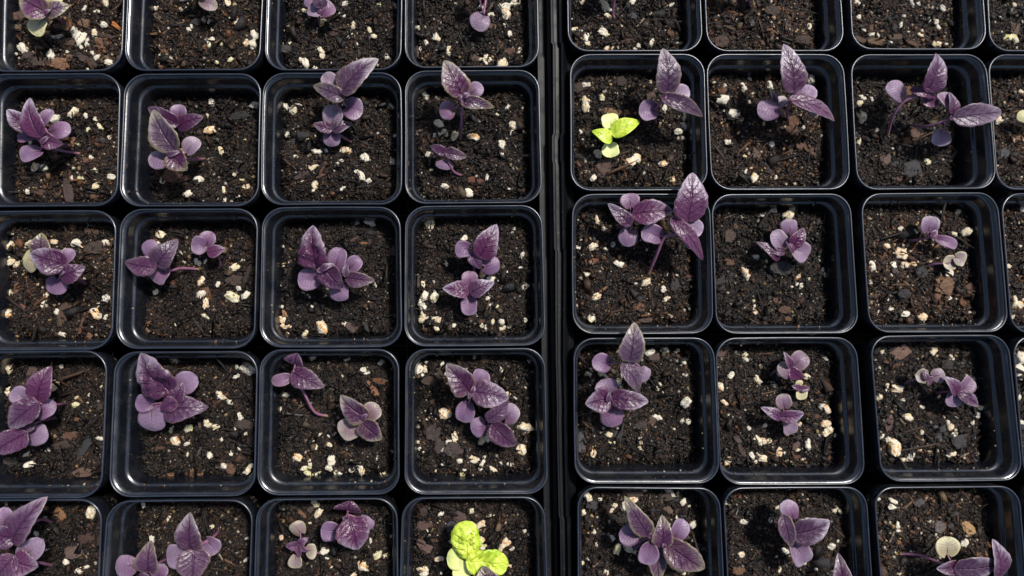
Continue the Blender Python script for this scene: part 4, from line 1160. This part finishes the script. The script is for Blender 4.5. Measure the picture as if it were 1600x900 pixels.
# bark and twigs: x y length width angle(deg, photo clockwise from +x) r g b [clod]
BARK = """
148 305 13 9 -20 .14 .07 .04;107 301 34 14 78 .06 .035 .03;115 221 15 7 85 .24 .12 .05;135 251 9 6 0 .22 .09 .05;60 300 16 9 15 .10 .05 .03
275 276 40 20 8 .12 .05 .028;238 300 10 8 0 .10 .05 .03;372 180 30 10 -4 .02 .018 .018
466 216 36 7 -40 .035 .032 .034;471 272 24 12 -30 .05 .03 .022;505 260 28 5 -65 .12 .05 .03;572 224 20 4 20 .04 .035 .035;500 275 16 3 -20 .16 .08 .05
736 281 12 9 0 .16 .06 .03;752 284 14 9 30 .13 .05 .028;833 238 8 10 0 .16 .09 .04
954 175 38 12 3 .22 .12 .05;972 177 24 9 -4 .24 .13 .055;942 262 27 22 -40 .085 .045 .03 k;988 217 30 9 -2 .055 .03 .022;912 245 26 7 8 .014 .013 .014;925 208 18 12 0 .04 .028 .022;1017 150 14 11 0 .10 .06 .045;905 138 20 18 0 .05 .03 .022 k;970 128 18 14 0 .045 .026 .02 k;940 272 14 12 0 .07 .05 .04
1182 241 20 13 90 .13 .08 .055;1237 190 19 17 0 .13 .055 .025 k;1236 204 20 15 20 .11 .05 .022 k;1238 240 22 8 68 .09 .06 .045;1164 217 9 9 0 .05 .05 .06;1200 264 18 7 60 .035 .03 .03;1265 232 26 10 45 .12 .06 .028;1250 228 12 10 30 .16 .08 .05
1430 209 16 18 10 .12 .065 .04;1384 250 17 15 -35 .13 .08 .06;1400 257 14 9 10 .05 .045 .045;1425 262 28 24 10 .040 .038 .038;1418 143 14 18 0 .20 .09 .035 k;1405 279 9 8 0 .14 .07 .05
148 388 24 19 -10 .060 .036 .026 k;100 488 34 16 -75 .08 .042 .022;26 449 23 6 -82 .19 .09 .04;104 356 17 15 0 .055 .034 .026;132 500 38 8 -70 .14 .065 .03;120 350 16 7 -70 .08 .045 .03;34 479 12 7 10 .20 .08 .05;139 522 12 9 60 .22 .11 .06;145 363 24 10 15 .10 .05 .03;150 350 12 3 -70 .22 .12 .06
233 503 10 6 -10 .20 .09 .05;245 375 10 3 0 .25 .10 .04;385 430 38 5 -70 .04 .026 .02;310 508 26 3 55 .03 .028 .03;233 516 10 7 45 .25 .14 .08;366 438 22 18 0 .06 .035 .025 k
446 492 14 7 60 .38 .20 .10;569 380 14 3 5 .34 .17 .07;553 374 20 4 -25 .12 .07 .05;549 512 18 12 40 .10 .06 .05;571 509 18 6 65 .04 .035 .03;614 392 10 16 0 .08 .045 .03;556 399 14 4 40 .22 .13 .09
655 440 6 18 5 .09 .06 .045;735 498 18 4 -5 .12 .06 .03;752 502 9 6 0 .12 .05 .03;823 400 7 14 0 .08 .04 .025;699 507 7 7 0 .05 .03 .02
926 408 22 9 -6 .22 .075 .03;943 452 16 4 -35 .30 .13 .06;1036 351 16 9 65 .16 .08 .04;1000 480 18 12 10 .16 .07 .035;1054 444 14 16 0 .035 .03 .03;1001 468 9 9 0 .04 .04 .045;929 330 22 12 20 .075 .048 .036;1076 432 12 5 0 .12 .05 .03;1010 500 20 9 0 .10 .06 .045;918 428 4 12 -75 .5 .4 .3
1138 370 20 20 0 .075 .045 .03 k;1218 419 31 23 5 .030 .028 .028 k;1140 410 18 10 0 .12 .06 .03;1133 435 30 12 -30 .022 .02 .02;1149 353 12 5 60 .16 .08 .04;1266 360 14 5 -65 .14 .07 .035;1215 470 14 9 20 .13 .06 .03;1225 484 18 12 0 .11 .055 .03 k;1232 498 9 8 0 .16 .08 .04;1280 345 6 10 0 .08 .05 .05;1280 514 12 5 10 .25 .14 .08
1474 446 30 30 0 .19 .10 .05 k;1465 461 11 14 0 .18 .09 .045;1400 426 14 10 50 .08 .055 .045;1528 392 26 16 15 .12 .065 .035 k;1514 455 14 24 0 .12 .055 .028;1525 350 9 6 0 .20 .10 .05;1448 468 10 8 0 .08 .04 .03;1438 426 20 16 0 .028 .027 .03 k;1411 459 18 15 0 .024 .022 .024 k;1406 445 26 3 0 .12 .06 .03;1456 418 8 10 0 .15 .07 .04;1525 386 6 24 10 .10 .05 .03;1418 320 16 3 30 .22 .12 .06;1405 325 16 3 60 .25 .12 .06
50 580 16 14 20 .10 .06 .045;110 681 19 13 0 .13 .06 .035;131 700 34 13 -58 .032 .032 .034;131 738 23 15 -10 .14 .08 .055;100 694 34 10 -8 .055 .032 .022;76 558 30 2 78 .20 .13 .08;18 720 20 12 0 .07 .055 .045;120 655 9 5 0 .20 .09 .05;149 747 10 5 0 .2 .11 .07;152 636 14 9 0 .05 .03 .022
262 742 18 7 -2 .26 .13 .07;310 740 15 7 -5 .24 .12 .06;383 664 28 13 3 .06 .04 .032;362 731 13 20 10 .13 .065 .035;309 667 9 12 0 .15 .07 .04;312 703 18 3 -72 .10 .09 .09;275 682 10 9 0 .12 .07 .05;250 700 14 4 0 .12 .05 .03;240 747 10 4 -10 .24 .13 .08;309 680 14 2 68 .45 .36 .2;300 735 6 6 0 .22 .11 .05
579 603 16 10 60 .30 .13 .06;585 612 14 9 45 .30 .13 .06;594 595 18 10 5 .17 .07 .03;461 627 9 6 60 .28 .12 .06;471 634 15 4 -42 .16 .09 .05;520 564 14 3 0 .12 .06 .03;520 608 36 2.4 32 .12 .08 .06;533 732 12 8 0 .08 .04 .03;547 609 22 2 5 .14 .07 .04;465 648 34 2 8 .2 .18 .17
717 703 15 14 0 .09 .05 .045;760 562 17 11 0 .13 .065 .04;670 595 20 14 0 .06 .036 .026 k;677 628 9 9 0 .12 .06 .035;675 676 26 22 0 .05 .033 .028 k;706 702 20 24 0 .055 .036 .03 k;789 588 14 2 -65 .45 .33 .2;722 690 14 2 10 .3 .24 .13;686 582 9 14 0 .07 .04 .03;803 643 34 2 -20 .08 .07 .05;723 562 18 2 35 .2 .14 .1;686 698 14 22 0 .05 .033 .028
909 694 30 17 88 .070 .068 .070;1018 656 14 12 50 .10 .055 .04;943 511 18 6 10 .25 .13 .07;1023 558 18 12 0 .09 .055 .045;965 679 14 12 0 .055 .05 .05;1000 665 20 14 0 .045 .032 .028 k;1028 542 11 8 0 .18 .09 .06
1130 549 24 10 -35 .13 .08 .06;1246 690 26 11 -65 .13 .075 .06;1153 687 12 9 50 .09 .06 .055;1160 705 20 8 60 .09 .05 .035;1276 651 7 7 0 .14 .06 .03;1245 714 12 5 0 .17 .07 .04;1303 726 10 5 -10 .2 .1 .05;1245 557 10 8 0 .05 .03 .03;1234 625 26 20 0 .03 .02 .016 k
1406 550 31 18 -14 .19 .105 .075;1389 662 12 24 8 .10 .055 .045;1391 652 7 6 0 .18 .09 .07;1468 681 13 13 0 .055 .058 .068;1478 680 8 12 0 .045 .045 .05;1473 670 10 9 0 .05 .05 .055;1499 690 24 20 0 .035 .032 .034;1395 568 28 5 12 .14 .07 .045;1441 716 34 3 25 .14 .07 .04;1451 743 13 5 5 .25 .15 .1;1515 737 9 4 0 .4 .28 .18;1461 667 9 5 10 .10 .11 .12;1442 705 12 7 0 .13 .06 .03;1412 688 8 9 0 .07 .03 .02;1480 570 20 16 0 .03 .022 .018 k;1510 570 30 3 60 .06 .05 .05
94 803 20 12 55 .26 .12 .05;118 862 25 23 0 .135 .085 .065;138 822 18 10 -45 .14 .055 .035;150 848 12 14 0 .10 .06 .05;135 840 24 12 0 .07 .03 .022;78 829 14 2 30 .5 .42 .3
217 801 14 7 10 .26 .13 .07;356 877 26 2 30 .22 .12 .06;382 883 18 2 0 .22 .12 .06;345 870 12 2 60 .5 .4 .3;247 827 14 2 -45 .30 .28 .2;231 832 12 2 70 .3 .16 .08
601 798 14 8 45 .26 .17 .08;609 812 18 8 65 .26 .17 .08;436 807 26 6 -10 .30 .13 .05;472 803 16 5 45 .22 .10 .05;486 796 10 9 0 .10 .06 .045;432 795 16 2 75 .22 .13 .08;590 803 24 1.6 -5 .16 .09 .06;515 883 4 10 0 .2 .1 .05
718 808 20 15 40 .09 .05 .045;664 854 26 14 40 .12 .065 .05;663 822 22 12 0 .11 .06 .045;705 823 18 16 0 .055 .05 .055 k;663 798 14 12 0 .06 .035 .028
925 788 18 14 0 .045 .045 .048 k;989 770 30 14 0 .06 .035 .03 k;1045 797 9 14 -60 .16 .10 .07;930 883 14 3 -35 .30 .20 .13;1040 777 20 12 0 .07 .045 .035;965 810 30 14 0 .02 .014 .012 k
1155 776 7 6 0 .24 .06 .04;1154 892 17 12 0 .17 .08 .04;1184 762 14 8 0 .18 .09 .05;1156 766 14 8 0 .10 .05 .03;1203 852 12 4 30 .22 .12 .07;1229 884 18 4 65 .10 .10 .10;1253 769 14 8 0 .2 .1 .06;1150 805 22 2 -70 .3 .28 .2;1293 795 20 2 60 .14 .12 .09;1327 764 8 4 0 .3 .16 .08
1465 823 20 18 0 .15 .12 .105 k;1435 786 16 13 0 .085 .08 .08 k;1512 825 28 17 45 .45 .27 .12 k;1394 839 20 3 -60 .26 .22 .17;1409 828 4 12 0 .25 .15 .1;1415 792 30 3 -35 .22 .12 .06;1505 770 22 4 50 .16 .08 .05;1525 853 18 3 15 .16 .10 .08;1430 810 12 3 65 .26 .12 .06;1495 788 16 3 60 .24 .13 .07;1477 832 4 10 0 .28 .14 .07;1495 771 9 9 0 .07 .065 .065;1486 822 9 8 0 .06 .05 .045;1375 840 14 4 55 .18 .1 .07
106 41 18 11 -30 .16 .085 .05;90 41 12 9 0 .11 .06 .04;132 37 15 14 0 .18 .10 .05 k;157 68 26 16 8 .16 .085 .05;176 36 22 6 42 .50 .17 .04;184 43 10 5 42 .42 .14 .04;92 99 22 17 0 .24 .12 .06 k;60 74 16 5 10 .13 .075 .045;108 89 10 7 -30 .19 .10 .05;122 87 18 8 -6 .09 .075 .065;30 26 20 12 0 .12 .065 .04 k;28 42 14 8 0 .18 .11 .06;60 96 34 14 0 .06 .035 .025;106 66 24 10 0 .10 .055 .03;163 92 14 7 -20 .17 .10 .05;110 24 13 4 -65 .09 .075 .06;140 95 34 12 20 .06 .036 .026;43 86 14 12 0 .06 .035 .03;164 56 30 6 10 .08 .045 .028
235 12 22 6 45 .13 .085 .06;247 27 16 7 50 .12 .08 .05;244 95 26 5 -15 .14 .09 .06;258 89 16 3 -12 .10 .07 .05;308 34 14 12 0 .025 .024 .026;246 52 22 3 -5 .22 .11 .05;258 80 12 5 45 .2 .09 .04;232 74 4 14 0 .24 .13 .06;391 80 4 16 18 .13 .07 .045;268 4 4 10 0 .1 .06 .04;384 97 18 6 10 .04 .03 .025;280 103 14 4 -25 .2 .1 .05;300 20 14 2 -60 .3 .2 .12
445 77 18 12 0 .055 .048 .048 k;512 76 9 8 0 .05 .05 .055;521 50 16 10 0 .07 .036 .028;478 66 4 4 0 .1 .06 .04;440 22 12 10 0 .14 .07 .04 k;545 82 14 3 0 .1 .06 .04;576 34 8 4 30 .18 .09 .05
723 34 30 3 -32 .12 .065 .04;770 11 14 9 -60 .09 .06 .055;669 85 14 4 -40 .2 .1 .06;678 92 9 6 0 .24 .12 .07;744 92 14 8 0 .1 .06 .045;795 80 20 8 0 .12 .05 .035;700 65 3 14 0 .1 .07 .05;653 78 4 18 0 .1 .07 .05;768 40 12 10 0 .13 .07 .05
904 60 9 7 0 .13 .08 .06;901 72 16 8 20 .13 .07 .045;1001 35 18 2 -50 .45 .33 .22;1010 40 2 12 0 .4 .3 .2;1010 37 6 7 0 .12 .09 .07;990 25 12 9 0 .06 .06 .07;980 64 22 6 0 .09 .04 .03
1205 57 12 9 -60 .17 .10 .08;1232 38 8 28 10 .13 .075 .05;1180 6 9 12 0 .3 .2 .06;1176 37 6 12 0 .07 .065 .065;1151 23 20 4 -5 .16 .08 .04;1137 42 26 4 20 .1 .06 .035;1192 67 9 5 45 .2 .1 .06;1205 18 22 16 0 .05 .028 .018 k;1255 62 24 14 0 .06 .034 .022 k;1125 66 26 16 0 .07 .036 .022 k
1368 65 26 12 0 .16 .09 .045 k;1400 58 22 10 0 .10 .06 .035;1345 62 20 9 20 .09 .05 .03;1425 68 18 6 20 .14 .07 .04;1585 45 14 20 0 .14 .08 .05 k;1567 240 18 14 0 .07 .07 .075 k;1588 215 14 8 30 .3 .16 .06
"""
def lay(px, py, lift):
    k = pot_of(px, py); return k, on_soil(px, py, k, lift)
gi = 0
for row in GRAINS.strip().splitlines():
    for g in row.split(';'):
        x, y, s, tn = g.split(); x, y, s = float(x), float(y), float(s)
        R_ = s * .96 / 2 / FPX * (HCAM + .022)
        k, p = lay(x, y, R_ * .26)
        r = random.Random(gi * 5 + 1)
        M = Matrix.Translation(p) @ Matrix.Rotation(r.uniform(0, 6.28), 4, 'Z') @ Matrix.Rotation(r.uniform(-.5, .5), 4, 'X') @ Matrix.Diagonal((R_ * r.uniform(.95, 1.15), R_ * r.uniform(.85, 1.1), R_ * r.uniform(.8, 1.05), 1))
        c = TINT[tn]; f = r.uniform(.85, 1.1)
        instance('perlite_grain', GR[gi % len(GR)], M, POT[k]['soil'], POT[k]['MS'], (c[0] * f, c[1] * f, c[2] * f, 1))
        gi += 1
bi = 0
for row in BARK.strip().splitlines():
    for g in row.split(';'):
        q = g.split(); x, y, l, w, a, cr, cg, cb = map(float, q[:8]); clod = len(q) > 8
        K = 1 / FPX * (HCAM + .022) / 2
        hgt = min(l, w) * K * (.75 if clod else (.5 if w > 6 else .95))
        k, p = lay(x, y, hgt * (.25 if clod else .35) + .0003)
        r = random.Random(bi * 3 + 11)
        M = Matrix.Translation(p) @ Matrix.Rotation(math.radians(-a), 4, 'Z') @ Matrix.Rotation(r.uniform(-.12, .12), 4, 'X') @ Matrix.Diagonal((l * K, w * K, max(hgt, .0004) * (1 if clod else 1.6), 1))
        me = CLOD[bi % 3] if clod else CH[bi % 5]
        instance('soil_clod' if clod else ('twig' if w < 6 and l > 2.5 * w else 'bark_chip'), me, M, POT[k]['soil'], POT[k]['MS'], (cr, cg, cb, 1))
        bi += 1
print('grains', gi, 'bark', bi, 'plants', len(PLANTS))
